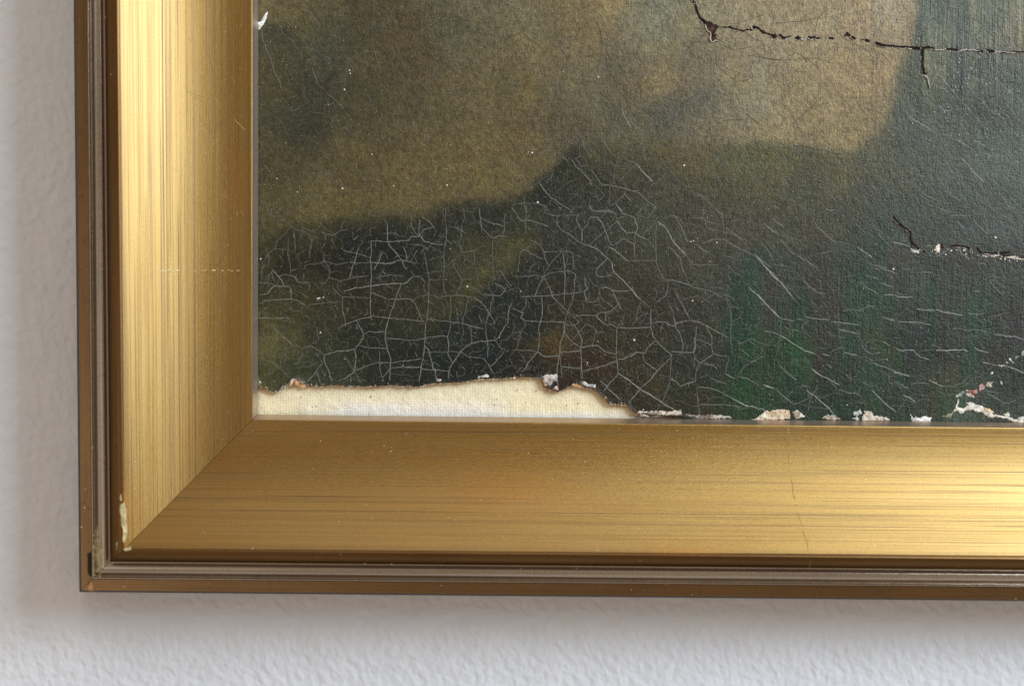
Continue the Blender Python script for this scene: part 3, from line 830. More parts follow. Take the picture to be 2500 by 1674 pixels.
BLOB = [(295, 405), (310, 370), (340, 375), (360, 335), (375, 385), (395, 360), (425, 400), (460, 412), (475, 398), (482, 425), (565, 458), (500, 468), (480, 480), (490, 515), (450, 545),
        (455, 575), (492, 575), (470, 592), (480, 640), (502, 688), (470, 660), (450, 680), (440, 690), (415, 700), (395, 690), (398, 640), (392, 590), (370, 560), (330, 520), (308, 460)]
tear_spines = [[(1680 + a / 6.888, b / 6.888, w / 6.888) for a, b, w in s] for s in TZ] + \
              [[(1850 + a / 3.0154, b / 3.0154, w / 3.0154) for a, b, w in s] for s in TC] + \
              [[(1850 + a / 2.8, 500 + b / 2.8, w / 2.8) for a, b, w in s] for s in TF]
DARKT = ((40, 27, 22), (22, 16, 13))
for i, s in enumerate(tear_spines):
    patch('tear', spine_poly([(a_, b_, w_ * 1.25 + 0.25) for a_, b_, w_ in s]), DARKT, 0.00002, M_TEAR, seed=200 + i, step=1.0, rough=2.0, lump=.3)
patch('tear', pz(BLOB, 1680, 0, 6.888), ((70, 50, 42), (24, 17, 14)), 0.00004, M_TEAR, seed=260, step=1.0, rough=1.0, lump=.5)

# ------------------------------------------------------------------ cracks: raised pale edges, one ribbon per traced crack
def ribbon(pts, w, seed, col, jitter=0.9, rise=0.00006, hfun=paint_h, step=3.5, taper=True):
    a = np.array(pts, float)
    seg = np.hypot(*np.diff(a, axis=0).T); L = np.concatenate([[0], np.cumsum(seg)])
    n = max(3, int(L[-1] / step))
    s = np.linspace(0, L[-1], n)
    x, y = np.interp(s, L, a[:, 0]), np.interp(s, L, a[:, 1])
    r = np.random.default_rng(seed)
    dx, dy = np.gradient(x), np.gradient(y); l = np.hypot(dx, dy) + 1e-6
    nx, ny = -dy / l, dx / l
    j = np.convolve(r.normal(0, 1, n + 2), [.3, .4, .3], 'valid') * jitter * 1.0
    x, y = x + nx * j, y + ny * j
    ww = w * (0.62 + 0.75 * r.random(n)) * 0.5
    if taper:
        e = np.minimum(np.arange(n), np.arange(n)[::-1]) / max(1, n * .22)
        ww = ww * np.clip(0.6 + e, 0, 1)
    off = r.normal(0, .15, n) * w
    b = 0.00002
    p0 = P(x - nx * ww, y - ny * ww, hfun(x - nx * ww, y - ny * ww) + b)
    p1 = P(x + nx * off, y + ny * off, hfun(x, y) + b + rise * (0.6 + 0.8 * r.random(n)))
    p2 = P(x + nx * ww, y + ny * ww, hfun(x + nx * ww, y + ny * ww) + b)
    v = np.concatenate([p0, p1, p2])
    i = np.arange(n - 1)
    f = np.concatenate([np.stack([i, i + n, i + n + 1, i + 1], 1), np.stack([i + n, i + 2 * n, i + 2 * n + 1, i + n + 1], 1)])
    fade = (0.70 + 0.60 * np.convolve(r.random(n + 4), np.ones(5) / 5, 'valid'))
    c = np.clip(np.concatenate([lin(col)[None] * fade[:, None] * KC] * 3), 0, .85)
    return v, f, c, L[-1]

# polylines: region letter, brightness digit 1-5, width digit (pixels), then x,y pairs in that region's grid
CR = {'A': (600, 0, 3.0154), 'B': (1250, 0, 3.0154), 'C': (1850, 0, 3.0154), 'D': (600, 500, 3.0154), 'E': (1250, 500, 3.0154), 'F': (1850, 500, 2.8)}
CRACKS = """A32 210 100 225 150 255 190 265 240 330 290 380 350 410 400 418 445|A42 410 65 460 90 500 125 543 180|A22 543 180 528 240 475 325|A32 475 325 490 355 550 400 630 440
A42 118 215 125 290 145 350 185 440 210 530 245 585 268 680|A22 265 240 200 290 145 330|A42 490 500 510 560 530 615|A22 530 615 600 690|A42 600 690 660 740 700 775 720 805|A22 945 0 940 120 930 220 975 280
A22 1055 175 1075 250|A32 1090 350 1090 400 1097 440|A22 1105 510 1150 560 1180 610 1205 645|A12 105 770 130 690 175 620 215 580|A22 115 810 180 830 240 880 290 930 300 985 330 1030 355 1070
A12 310 890 350 830 420 800 505 800|A32 155 1060 195 1115|A22 355 1200 390 1240 405 1310 430 1395|A22 735 1210 780 1260 850 1300 895 1360 930 1400 960 1450|A22 520 1230 580 1280 650 1350
A22 225 1000 265 1065 260 1110|A22 490 1420 515 1460 530 1505|A12 1190 660 1190 790|A32 1170 870 1175 930 1190 970|A22 1570 225 1585 290|A22 1300 165 1380 220 1430 260|A22 1390 320 1450 390 1520 470 1535 515
A42 1525 530 1535 590|A22 1490 660 1500 720 1520 760|A42 1685 425 1720 470|A22 1745 200 1790 280|A12 1880 330 1900 400|A22 1335 1000 1345 1070|A22 1075 1130 1125 1175|A12 1215 760 1270 830|A32 715 1110 722 1160
A12 1600 770 1680 840 1690 900|A22 315 1440 330 1470|A12 410 930 440 1030|A12 130 1040 120 1190|A12 105 1030 170 1020 180 990|A22 300 30 305 90|A22 200 1480 210 1560|A12 1390 1180 1440 1150 1500 1160
B22 360 800 400 860 440 890 470 920 560 960 620 990|B43 650 1010 700 1080 745 1145|B32 745 1145 790 1135 850 1180 915 1205|B54 915 1205 960 1260 1035 1340|B32 1035 1340 1035 1375|B54 805 800 830 860 872 935
B42 1155 790 1200 845 1240 900 1290 975|B32 740 850 755 900 755 960 775 995|B33 465 980 500 1000 520 1040 530 1085 560 1130 580 1165|B22 215 1040 240 1075 300 1110|B43 370 1150 410 1185
B43 440 1175 470 1225 530 1280 575 1330 590 1370|B43 565 1245 600 1275 630 1320 660 1355 740 1370 800 1380 860 1400 925 1410 975 1460 1065 1535|B32 745 1365 755 1250 785 1140|B32 785 1335 850 1270 915 1205
B43 195 1335 240 1400 285 1455 350 1500 420 1540 440 1568|B22 110 1415 190 1345 255 1300 300 1340|B33 0 1510 90 1495 190 1500 250 1520 270 1560|B33 95 1430 90 1495 100 1568|B33 635 1380 655 1410 680 1435 640 1480 610 1430
B33 720 1370 715 1510|B43 830 1430 860 1460 895 1495|B33 835 1405 830 1430 780 1480 715 1520|B43 765 1500 815 1560|B22 925 1560 1000 1490|B33 570 1480 565 1530 610 1555 680 1550 750 1568
B32 1090 1150 1110 1190 1160 1250 1200 1310 1210 1340|B22 1190 1360 1220 1420 1250 1480 1250 1560|B43 1370 1430 1400 1445 1460 1500|B32 1460 1500 1520 1568|B42 1075 940 1100 990 1110 1010|B22 1290 1385 1370 1435
B22 1410 1220 1470 1290 1550 1350|B22 1720 1200 1780 1255 1850 1310|B22 1060 1430 1090 1445 1120 1400|B22 1100 1460 1190 1490|B22 380 1525 450 1450 510 1390 570 1350|B22 250 1520 330 1410 400 1350 500 1310
B32 360 1075 430 1060 500 1035|B32 425 1050 460 1015|B32 800 760 810 790|B22 1000 540 1010 570|B22 340 620 375 670|B22 710 460 730 500
C53 1305 530 1350 570 1400 630 1450 690|C43 1450 690 1520 770 1560 820 1620 880 1700 970|C43 1530 620 1590 690 1650 750 1720 830 1770 860|C42 1795 890 1860 945 1905 1000|C53 1110 855 1160 890 1230 930 1300 970
C43 1370 980 1410 1010 1480 1040 1545 1085|C53 1590 1035 1680 1078|C54 1490 1160 1550 1220 1590 1270 1665 1340|C22 1665 1340 1740 1425|C32 1370 1160 1400 1230 1435 1290 1455 1340|C43 1100 1260 1160 1280 1230 1300
C32 1205 1340 1260 1360 1350 1345|C43 1195 1410 1250 1445 1315 1470|C32 1315 1470 1320 1520 1380 1545 1420 1562|C43 1365 1405 1430 1440 1510 1490|C42 1365 400 1410 450 1450 490
C43 1660 490 1720 560 1790 620 1850 680 1890 710 1960 755|C43 1825 770 1870 820 1910 865|C42 1840 475 1900 540 1960 600|C42 1860 410 1900 450 1950 490|C43 1350 790 1380 835|C42 1460 800 1500 825
C32 1370 905 1450 890 1520 925|C32 1735 970 1830 970|C43 1170 450 1195 495|C32 1160 150 1210 190|C42 1290 165 1340 220|C42 1400 90 1440 130 1490 165|C32 1470 205 1550 230|C32 1490 10 1560 90|C42 1610 130 1680 190
C22 1270 1110 1290 1140|C32 880 1170 910 1205|C22 500 1320 560 1360|C42 560 1360 600 1410|C32 785 1410 840 1450 880 1510 900 1540|C22 300 1410 390 1410|C32 490 1530 540 1555 600 1540|C22 975 1270 1020 1330
C42 1150 1450 1180 1480|C32 1740 1050 1790 1120|C32 1800 1060 1840 1080|C32 1850 1190 1880 1225|C32 1880 1430 1910 1460|C42 1210 690 1225 715|C32 1150 625 1190 645|C22 1720 1205 1770 1215|C43 1380 370 1420 400
C33 1530 540 1560 570 1620 600|C42 1440 290 1490 310 1530 310|C42 1700 240 1740 270|C32 1880 300 1940 360|C42 1360 985 1440 1010|C32 1560 490 1600 560|C32 1240 570 1260 600 1268 640|C32 1900 870 1935 910|C32 1640 1000 1690 1020|C42 1200 1040 1250 1050
C22 270 1110 300 1150|C12 0 1290 80 1370|C12 110 1420 200 1500|C22 780 560 820 610|C42 1500 465 1530 480|C22 1560 120 1570 260
D53 720 635 800 615 920 597 1010 585 1090 577 1170 580 1190 565 1235 525|D32 1235 525 1290 540 1320 565|D43 920 265 925 330 918 400 925 480 925 560 920 660 915 740 920 830 930 850|D44 1040 140 1045 270 1060 300 1110 360 1150 410 1165 450 1185 475
D44 920 265 1000 268 1070 275 1130 265 1200 265 1215 235 1280 230 1310 265 1370 285 1450 295|D44 920 420 980 430 1070 430 1110 410 1150 408 1235 425|D33 760 425 820 430 920 425|D33 575 410 640 435 700 440 760 425|D33 700 320 760 350 830 360 915 385
D33 1310 330 1325 400 1335 470 1350 540 1345 660 1345 760 1330 855|D44 1330 855 1320 950 1315 1050 1305 1130 1290 1200 1270 1330|D43 690 900 760 870 820 845 900 825 940 818 1010 828 1060 835 1140 838 1220 848 1320 862
D43 1330 843 1420 850 1500 858 1590 875 1660 890 1750 915|D44 1145 585 1120 640 1095 720 1060 810 1040 880 1025 950 1030 1000 1045 1070 1070 1150 1060 1210 1055 1330|D43 710 680 712 770 730 840 735 900
D33 640 590 650 630 700 670 710 680 800 678 910 685|D43 930 645 980 665 1035 695|D43 1050 695 1130 695 1210 690 1235 715 1270 780 1300 855|D33 1230 710 1260 680 1340 660|D33 1345 660 1430 680 1500 670 1580 665 1690 685
D43 1690 685 1740 725 1780 780 1820 840 1830 880|D43 815 850 840 900 865 950 865 975 830 1030 805 1060|D44 805 1060 740 1075 680 1075 575 1105|D43 865 955 900 935 960 935 1020 930
D43 1025 980 1090 985 1160 990 1240 998 1310 985 1360 975 1430 965 1485 970 1505 910 1510 870|D43 835 1035 900 1050 1040 1058|D44 800 1060 810 1120 805 1180 797 1225 770 1250 720 1285 640 1310|D33 725 1105 760 1165 797 1225 860 1325
D43 797 1225 870 1195 930 1168 1000 1160 1090 1160 1170 1150 1300 1130|D44 770 1255 775 1325|D33 985 1070 985 1150 990 1230 1010 1275 1050 1220 1070 1200|D44 1070 1200 1140 1195 1290 1195 1305 1210 1375 1215 1400 1215 1490 1225
D44 1010 1275 1005 1325|D36 1490 1290 1495 1230 1510 1185 1550 1120 1600 1060 1660 1020 1730 1003 1840 998|D44 1840 998 1870 965 1900 900 1930 870 1930 790 1960 720|D44 1485 970 1495 1040 1490 1090 1510 1140 1520 1160
D33 1310 1080 1400 1085 1490 1082 1525 1080 1590 1085 1640 1120 1755 1130|D43 1755 1130 1790 1180 1830 1255|D44 1320 1040 1345 1060 1365 1130 1380 1210 1395 1215 1400 1305|D33 1655 890 1660 960 1665 1020|D33 1765 900 1770 970 1785 1010 1780 1130
D43 1800 1190 1850 1140 1905 1080|D33 1840 1000 1860 1040 1920 1075|D44 575 1105 580 1155 610 1220 635 1305|D33 440 1040 500 1050 550 1080 575 1105|D43 575 1155 540 1190 500 1250 445 1310|D44 525 1225 545 1290 550 1330
D43 205 900 245 950 295 990 340 1030 355 1045|D33 100 1110 150 1145 210 1165 280 1230 330 1285|D22 210 1150 250 1090 330 1045|D43 95 830 180 832 260 838 300 830 320 845|D43 100 725 160 705 240 698 330 692 390 710 440 740
D33 440 740 500 730 580 720 705 715|D44 105 665 160 655 190 610 215 595 275 600 320 605 335 640 335 690|D44 200 480 235 525 265 560 285 600|D33 95 570 150 575 215 590|D43 240 530 280 515 330 515 375 545 385 570 465 572
D33 200 480 170 520 160 580|D32 370 635 410 650 465 690|D32 440 810 480 840|D32 285 790 320 770 350 760|D33 500 435 575 425 575 360|D33 575 410 620 480 610 540 575 580 540 570|D33 610 540 660 545 710 575
D32 310 250 310 370 325 430 330 515|D32 215 325 310 330|D32 130 420 180 340 215 325 225 270 290 210 330 155|D32 270 110 330 150 370 185 420 190 470 225 540 250|D32 355 190 360 270 365 340|D33 590 215 640 225 700 190 750 180|D33 585 260 590 215 550 200
D33 1015 100 1045 145|D33 1005 210 1100 210 1130 235|D43 1280 110 1275 230|D33 1215 90 1220 160 1250 210 1275 230|D43 1275 225 1310 185 1380 165|D43 1295 90 1345 120 1395 180|D33 1475 140 1475 250 1460 320 1460 450 1455 520 1455 600 1475 665
D43 1720 20 1725 100 1735 170 1780 210 1820 250|D43 1720 90 1790 130 1900 155|D43 1820 250 1860 225 1925 235|D33 1590 150 1585 230 1575 290 1590 345 1680 343|D32 1590 345 1560 380 1510 430|D33 1525 430 1550 480 1590 555 1670 545|D33 1590 555 1580 600 1545 665
D32 1680 343 1680 400 1690 470 1700 510 1720 565|D32 1690 475 1750 455|D43 1830 575 1880 600 1915 630 1870 670 1740 660|D33 1870 480 1920 560 1960 600|D33 1640 600 1700 620 1730 650|D33 1510 670 1510 780 1500 860|D33 1635 680 1620 770 1600 840 1595 880
D33 1815 680 1800 780 1770 860 1765 900|D43 1165 310 1185 380 1185 415|D43 1005 335 985 400 945 480|D43 830 310 810 390 780 470 765 540|D33 1480 260 1520 290|D33 1500 160 1560 170 1620 210|D32 1820 250 1815 340 1820 450 1825 530 1810 600
D43 1000 480 1030 515|D33 960 545 1000 525 1060 518 1160 525|D33 700 560 760 545 830 530 900 525|D32 1360 490 1450 490|D32 1345 555 1450 550|D32 1470 20 1470 140|D32 1600 20 1610 90 1590 150|D33 1900 60 1905 150 1890 260|D32 1350 410 1400 390 1450 375|D33 1220 290 1290 295 1330 320 1340 345
D33 460 230 490 270 470 340 465 390|D32 110 470 150 440|D22 100 800 180 740|D32 520 900 540 1000|D22 130 900 130 960 110 1030|D32 500 1050 480 1030 530 990|D32 370 1200 460 1190 530 1160|D33 350 1165 380 1170 420 1100|D33 1210 420 1240 370 1260 330|D32 400 200 410 250
E43 0 20 40 80 75 125|E33 105 0 100 110 100 215|E43 75 125 100 110 180 125 265 160|E33 240 0 240 60 330 80 420 75 490 80|E43 330 80 335 150 370 190 420 215 470 255 510 285|E43 490 60 470 110 515 190 515 255 510 285
E44 510 285 570 300 640 335 680 375 700 395 735 420|E44 570 0 580 35 640 50 720 45 770 75|E33 770 100 840 85|E44 575 95 630 90 665 140 690 200 710 260 735 300|E33 580 80 550 150 515 190|E44 770 0 815 65 900 95 925 160 910 210 950 240 1010 265
E33 1010 265 1040 300 1060 350 1065 410|E33 960 20 910 80|E33 915 75 960 85 995 100 1030 60 1065 0|E44 765 115 810 170 845 210 905 205|E33 575 290 660 215 740 150 790 110|E43 735 300 790 270 810 245 860 270 900 290 905 400
E44 710 305 770 345 855 415|E33 715 305 690 360|E54 735 420 740 470 760 505|E54 760 505 840 580 900 650 950 700|E33 950 700 1025 755|E43 700 395 660 440 625 470 615 520 650 530 710 525 750 490|E33 855 410 950 410 1060 410|E33 905 205 905 290
E33 1060 125 1060 180 1055 260 1060 330 1060 420 1080 480 1125 550|E54 1070 125 1120 155 1155 205 1180 260 1230 320 1280 370|E44 1155 310 1200 350 1235 390|E33 1235 390 1250 460 1280 530 1300 590|E32 1235 390 1290 370 1350 335|E33 1290 380 1330 440 1400 445 1520 440
E43 1190 75 1230 130 1260 200 1280 260 1310 275|E44 1350 285 1390 320 1450 350|E33 1300 95 1410 100 1450 130 1540 145|E33 1490 20 1545 75 1555 150 1555 220|E33 1410 0 1410 100 1440 175 1540 200 1650 220 1740 270|E43 1400 280 1480 255 1560 255 1620 290 1700 335 1800 380
E54 1800 380 1860 450 1910 510 1960 560|E32 1640 150 1690 200 1640 225|E33 1830 270 1880 325 1905 380|E54 1740 600 1800 660 1870 730 1960 820|E43 1125 550 1200 560 1260 575 1350 610 1450 630 1530 675|E33 1530 675 1570 660 1640 700|E33 1150 550 1150 620 1130 670 1060 715
E43 1200 640 1240 710 1270 770 1310 840|E33 1270 695 1370 670 1460 720|E33 1420 630 1425 670|E33 1570 680 1600 750 1615 830 1610 900 1610 990 1620 1080 1625 1110|E44 1025 870 1070 860 1130 865 1170 890 1205 890 1215 870 1300 850|E44 1300 850 1390 870 1450 900 1500 930 1600 980
E43 1155 725 1185 790 1200 870 1215 920 1250 980 1260 1030 1250 1080|E43 1020 760 1020 900 1040 970 1055 1000|E44 1055 1000 1110 1050 1170 1100 1175 1130|E33 1175 1130 1165 1200 1165 1300|E44 690 880 730 880 775 905 880 908 1020 898|E44 615 815 660 860 690 880|E43 450 825 520 810 615 812 660 795 720 785 760 755 790 715
E43 450 825 490 860 460 890 380 880 380 860 210 860 100 855 60 830 80 800 40 775 0 760|E44 740 630 760 680 780 720 800 770|E44 650 610 690 605 745 632 870 632|E43 370 350 385 430 390 530 385 640 385 740|E33 235 350 370 340 450 355 450 480|E33 370 340 300 410 240 500 235 525
E33 130 260 190 280 235 340 240 390 270 440|E43 60 350 90 325 140 360 225 400|E33 60 350 50 430 45 500|E33 0 520 60 530 170 520 235 525 300 500 370 490 420 487 470 510 460 560 460 640|E43 235 525 200 590 170 670|E43 60 675 170 675 300 665 400 655 520 640
E43 235 525 270 600 300 680 370 750 450 825|E33 460 640 440 720 400 810 385 880|E43 385 880 390 950 435 1000 505 1050|E44 460 890 500 950 515 1000 505 1060 510 1150 515 1280|E44 385 880 375 970 355 1020 350 1100 335 1180 330 1290 340 1355|E33 355 1110 365 1250
E44 190 1080 220 1110 250 1115 350 1110|E44 355 1082 430 1080 505 1078|E44 365 1190 430 1195 510 1205|E44 505 1050 570 1040 630 1035 680 1080 765 1100|E33 0 1070 100 1070 190 1080|E44 190 1080 120 1160 90 1210 60 1250|E43 770 905 770 1000 765 1100 772 1150 785 1240
E44 520 1225 600 1205 690 1180 770 1150|E55 785 1240 860 1290 940 1355 1020 1400 1100 1450 1190 1510|E44 785 1240 730 1300 670 1370|E44 650 1290 720 1360 800 1440|E33 1165 1300 1130 1390 1095 1460 1065 1510|E44 1165 1130 1070 1220 1010 1295 940 1355
E44 940 1355 915 1390 880 1430 855 1470|E43 970 1150 1010 1180 1070 1220|E43 970 1150 965 1110 1000 1050 1055 1000|E44 775 1140 830 1130 890 1105 915 1085 990 1090|E44 1170 1080 1250 1085 1335 1085 1350 1050 1345 1000 1360 890|E43 1340 990 1400 1000 1465 1030 1480 1090 1530 1110 1600 1115
E43 1340 1130 1390 1165 1420 1140 1480 1100|E43 1390 1165 1480 1180 1510 1210|E44 1170 1280 1210 1300 1235 1330|E44 1235 1330 1300 1310 1350 1300|E33 1350 1300 1350 1240 1380 1160|E33 1340 1000 1340 1200|E44 1360 1340 1440 1345 1510 1365 1580 1400 1650 1440 1710 1470
E54 1650 1440 1710 1470 1780 1485 1860 1510|E43 1380 1470 1480 1470 1570 1470 1690 1485|E44 1565 1240 1610 1265 1640 1280|E43 1665 1260 1730 1280 1790 1310 1830 1340|E54 1850 1325 1880 1335 1930 1350|E33 125 510 130 460 170 430|E33 100 680 105 740 70 790
E43 215 680 225 800 210 860 195 900 205 960 200 1030 190 1080|E33 60 930 55 990 30 1070|E33 60 930 0 945|E33 100 860 95 900 60 930|E44 540 530 540 590 560 610 530 640 550 715|E33 550 715 620 712 650 640|E33 650 680 720 740 790 790|E43 690 790 690 860
E33 595 740 640 735 690 770|E33 620 910 600 1000 590 1035|E33 545 880 600 900 630 940 680 935|E33 430 1000 490 940 545 880|E33 880 890 920 840 980 800 1020 810|E33 915 850 920 780 945 715|E33 1360 1340 1370 1470 1385 1568|E33 1600 1120 1570 1240
E33 1720 1180 1780 1150 1850 1110|E33 1660 1260 1700 1200 1720 1180|E43 1680 1060 1720 1090 1750 1115|E33 1650 1020 1700 1010 1760 990 1830 1015 1890 1040|E33 1860 930 1960 945|E32 1620 860 1680 830 1700 780|E33 1860 150 1910 185 1960 210|E32 1550 370 1620 390 1700 415
E32 1580 440 1640 500 1700 530|E32 1680 480 1640 460|E43 1430 900 1470 960 1470 1030|E32 720 640 710 670|E33 1740 50 1760 120 1740 130|E33 1060 130 1010 170 950 240|E32 1110 100 1180 80 1240 95|E33 1000 1000 1020 1045|E32 1090 940 1115 870
F54 0 360 50 425 100 470 160 535 200 580 250 645|F22 250 645 275 670|F54 0 610 60 680 110 735 155 775|F44 155 775 200 785 255 793|F43 265 780 310 787|F43 45 130 100 180 150 205|F32 150 205 200 215 250 235 310 255|F43 380 110 420 160 470 210 540 260
F32 20 260 60 300 90 350 120 415 200 415|F53 325 760 400 780 490 785|F53 500 797 550 800 620 812 690 820|F43 310 515 360 565 410 600 465 605|F32 350 640 410 695|F22 555 370 550 480 550 600 548 720|F32 548 720 550 850 565 930 585 1000 590 1110
F53 555 850 610 865 700 880|F33 580 725 640 712 700 722 740 700 800 690|F53 855 765 890 782 935 793|F53 960 798 1090 803 1130 812 1180 820|F53 855 615 920 615 980 632 1060 630|F54 1085 710 1150 718 1210 722|F54 1215 715 1280 732 1340 745 1400 755
F43 1430 742 1500 752 1550 740|F33 1330 850 1390 848 1435 862 1480 853 1560 865|F54 1610 885 1700 898 1760 900 1820 925|F43 700 520 740 560 790 590 820 605|F22 620 490 620 540 660 600 680 640|F53 855 935 905 965|F53 940 980 975 995 1060 992 1110 1040
F53 1110 1040 1170 1055|F32 1115 1000 1200 990|F55 1220 993 1290 995 1400 990|F53 1400 990 1440 1003|F54 1480 975 1530 1000 1580 1010|F54 150 890 200 920 260 960 320 995 395 1020|F53 440 1020 490 1030|F53 590 1010 680 1028|F43 705 955 740 1000 775 1022
F43 780 1015 840 1012|F43 50 860 120 880 150 890|F32 165 745 155 850 145 980 120 1045 150 1095|F43 150 1095 200 1150 265 1200|F43 300 1235 340 1240|F43 130 1270 190 1320 245 1365|F54 40 1232 70 1245 115 1255|F54 330 1265 375 1295 430 1340 480 1380 520 1435
F54 370 1120 420 1160 480 1185 520 1210 560 1230|F43 470 1090 510 1115|F43 560 1265 620 1285 690 1290|F43 595 1160 660 1200|F33 720 1210 760 1235 820 1235|F54 780 1265 820 1310 880 1365 945 1415|F54 930 1140 980 1155 1040 1170|F43 930 1210 990 1230 1030 1255
F43 1045 1225 1100 1215 1170 1225|F54 1170 1195 1210 1220 1270 1242|F33 1270 1242 1340 1240 1390 1220 1430 1180|F54 990 1300 1040 1320 1080 1350|F54 1535 1075 1580 1085|F43 1580 1085 1640 1098 1700 1100|F54 1700 1100 1760 1125 1820 1150
F44 1570 1290 1620 1315 1660 1340|F33 1660 1340 1670 1352 1720 1355 1770 1330|F22 1330 735 1400 655 1480 592|F43 1480 592 1525 595|F32 1570 775 1640 755 1725 735|F53 920 255 1000 270 1040 285|F42 985 440 1050 445|F43 1080 460 1150 460 1200 463|F32 1250 140 1300 210 1330 270
F53 1355 285 1400 335 1450 380|F43 1205 355 1270 330 1310 300|F43 1230 20 1270 40 1320 55|F43 1310 75 1400 72 1460 70|F22 1460 70 1600 70|F43 1780 95 1820 130|F32 1720 450 1770 510 1810 555|F54 680 290 730 320 780 360|F43 460 20 490 40 530 35|F32 800 10 860 75
F32 320 45 380 95 390 130|F33 250 1365 330 1330 370 1300 410 1240|F33 345 1410 355 1340 375 1295|F32 950 1415 990 1370 1030 1300|F33 490 1010 575 970|F22 850 440 850 600|F12 1540 460 1535 590|F12 1330 850 1325 980|F43 1190 955 1220 965|F43 1140 280 1200 283
F32 340 355 420 335 500 320|F22 420 475 500 465 550 470|F32 600 490 660 480|F32 660 430 700 445|F43 1500 400 1560 400|F32 1410 1240 1480 1180 1540 1170|F43 860 700 865 690|F32 560 280 600 265 640 270"""
DARKCR = """B12 600 130 640 200 660 260 665 380 650 450 600 520 540 560|B12 1330 205 1425 215|B12 1740 410 1800 415 1860 430 1950 440|B12 1510 910 1570 885 1700 880|B12 820 30 900 25 1000 30|C12 0 420 80 435 230 445 330 435 420 430 500 445 560 475
C13 270 1070 340 1080 420 1095 510 1110 560 1130 630 1135|C13 975 820 960 880 940 920 925 980|C12 240 930 350 830 500 690|B12 1690 130 1660 200 1640 260|C12 130 90 110 180|C12 420 240 440 140 520 60|B12 1560 340 1650 370 1760 345|A12 420 1420 600 1425 800 1420|C12 120 170 300 160 420 140"""
LEV = {1: (66, 65, 54), 2: (84, 83, 73), 3: (100, 99, 90), 4: (116, 115, 107), 5: (140, 139, 132)}
def parse(s):
    out = []
    for tok in s.replace('\n', '|').split('|'):
        tok = tok.split()
        if len(tok) < 5: continue
        ox, oy, sc = CR[tok[0][0]]
        v = [float(q) for q in tok[1:]]
        pts = [(ox + v[i] / sc, oy + v[i + 1] / sc) for i in range(0, len(v) - 1, 2)]
        out.append((int(tok[0][1]), float(tok[0][2]), pts))
    return out

class Bag:
    def __init__(self): self.v, self.f, self.c, self.n = [], [], [], 0
    def add(self, v, f, c):
        self.v.append(v); self.f.append(f + self.n); self.c.append(c); self.n += len(v)
    def build(self, name, mat, parent, stuff=True, label=None):
        o = mesh_obj(name, np.concatenate(self.v), self.f, mat, parent, True, None, np.concatenate(self.c))
        if stuff: o['kind'] = 'stuff'
        if label: o['label'] = label
        return o

allc = []
for i, (b, w, pts) in enumerate(parse(CRACKS)):
    v, f, c, L = ribbon(pts, w * 0.42 + 0.40, 1000 + i, LEV[b])
    allc.append((L * w, v, f, c))
for i, (b, w, pts) in enumerate(parse(DARKCR)):
    v, f, c, L = ribbon(pts, w * 0.6, 3000 + i, (74, 66, 46))
    allc.append((L * w, v, f, c))
allc.sort(key=lambda q: -q[0])
hair = Bag()
for i, (s, v, f, c) in enumerate(allc):
    if i < 260: mesh_obj('crack', v, f, M_CRACK, painting, True, None, c)
    else: hair.add(v, f, c)

# finer crackle between the traced cracks: a wobbly net in the dark lower part, dropping out at random
def density(x, y):
    d = 0.0
    hb = np.interp(x, HILL[:, 0], HILL[:, 1])
    d = np.clip((y - hb) / 40, 0.14, 1) * np.clip((1950 - x) / 300, 0.34, 1)
    return d
from mathutils.geometry import delaunay_2d_cdt
pts = []
while len(pts) < 1550:
    x, y = random.uniform(630, 2480), random.uniform(20, 1000)
    if random.random() < density(x, y) and y < torn_y(x) - 6:
        pts.append(Vector((x, y)))
dv, de, df, *_ = delaunay_2d_cdt(pts, [], [], 0, 1e-6)
cen = [sum((dv[k] for k in f_), Vector((0, 0))) / 3 for f_ in df]
edge_map = {}
for fi, f_ in enumerate(df):
    for a, b in ((0, 1), (1, 2), (2, 0)):
        edge_map.setdefault(tuple(sorted((f_[a], f_[b]))), []).append(fi)
rr = random.Random(5)
for k, fl in enumerate(edge_map.values()):
    if len(fl) != 2: continue
    a, b = cen[fl[0]], cen[fl[1]]
    L = (a - b).length
    if L < 7 or L > 70 or rr.random() > 0.58: continue
    mid = (a + b) / 2 + Vector((rr.gauss(0, L * .10), rr.gauss(0, L * .10)))
    if max(a.y - torn_y(a.x), b.y - torn_y(b.x)) > -4: continue
    lv = rr.choice([1, 2, 2, 2, 3])
    v, f, c, L = ribbon([tuple(a), tuple(mid), tuple(b)], rr.uniform(0.9, 1.5), 5000 + k, LEV[lv], step=3.5)
    hair.add(v, f, c)
# short hair-fine scratches and curls
for k in range(1300):
    x, y = rr.uniform(632, 2495), rr.uniform(2, 1010)
    if y > torn_y(x) - 5: continue
    dk = 1 / (1 + math.exp(-(y - np.interp(x, HILL[:, 0], HILL[:, 1])) / 15))
    if rr.random() > 0.35 + 0.6 * dk: continue
    ang = rr.gauss(1.05, 0.5) if rr.random() < .75 else rr.uniform(0, 3.14)
    L = rr.uniform(5, 17)
    dx, dy = math.cos(ang) * L / 2, math.sin(ang) * L / 2
    bend = rr.gauss(0, L * .12)
    v, f, c, _ = ribbon([(x - dx, y - dy), (x + bend, y - bend), (x + dx, y + dy)], rr.uniform(0.8, 1.4), 9000 + k, LEV[rr.choice([1, 2, 2, 3, 4])], jitter=.4, step=3)
    hair.add(v, f, c)
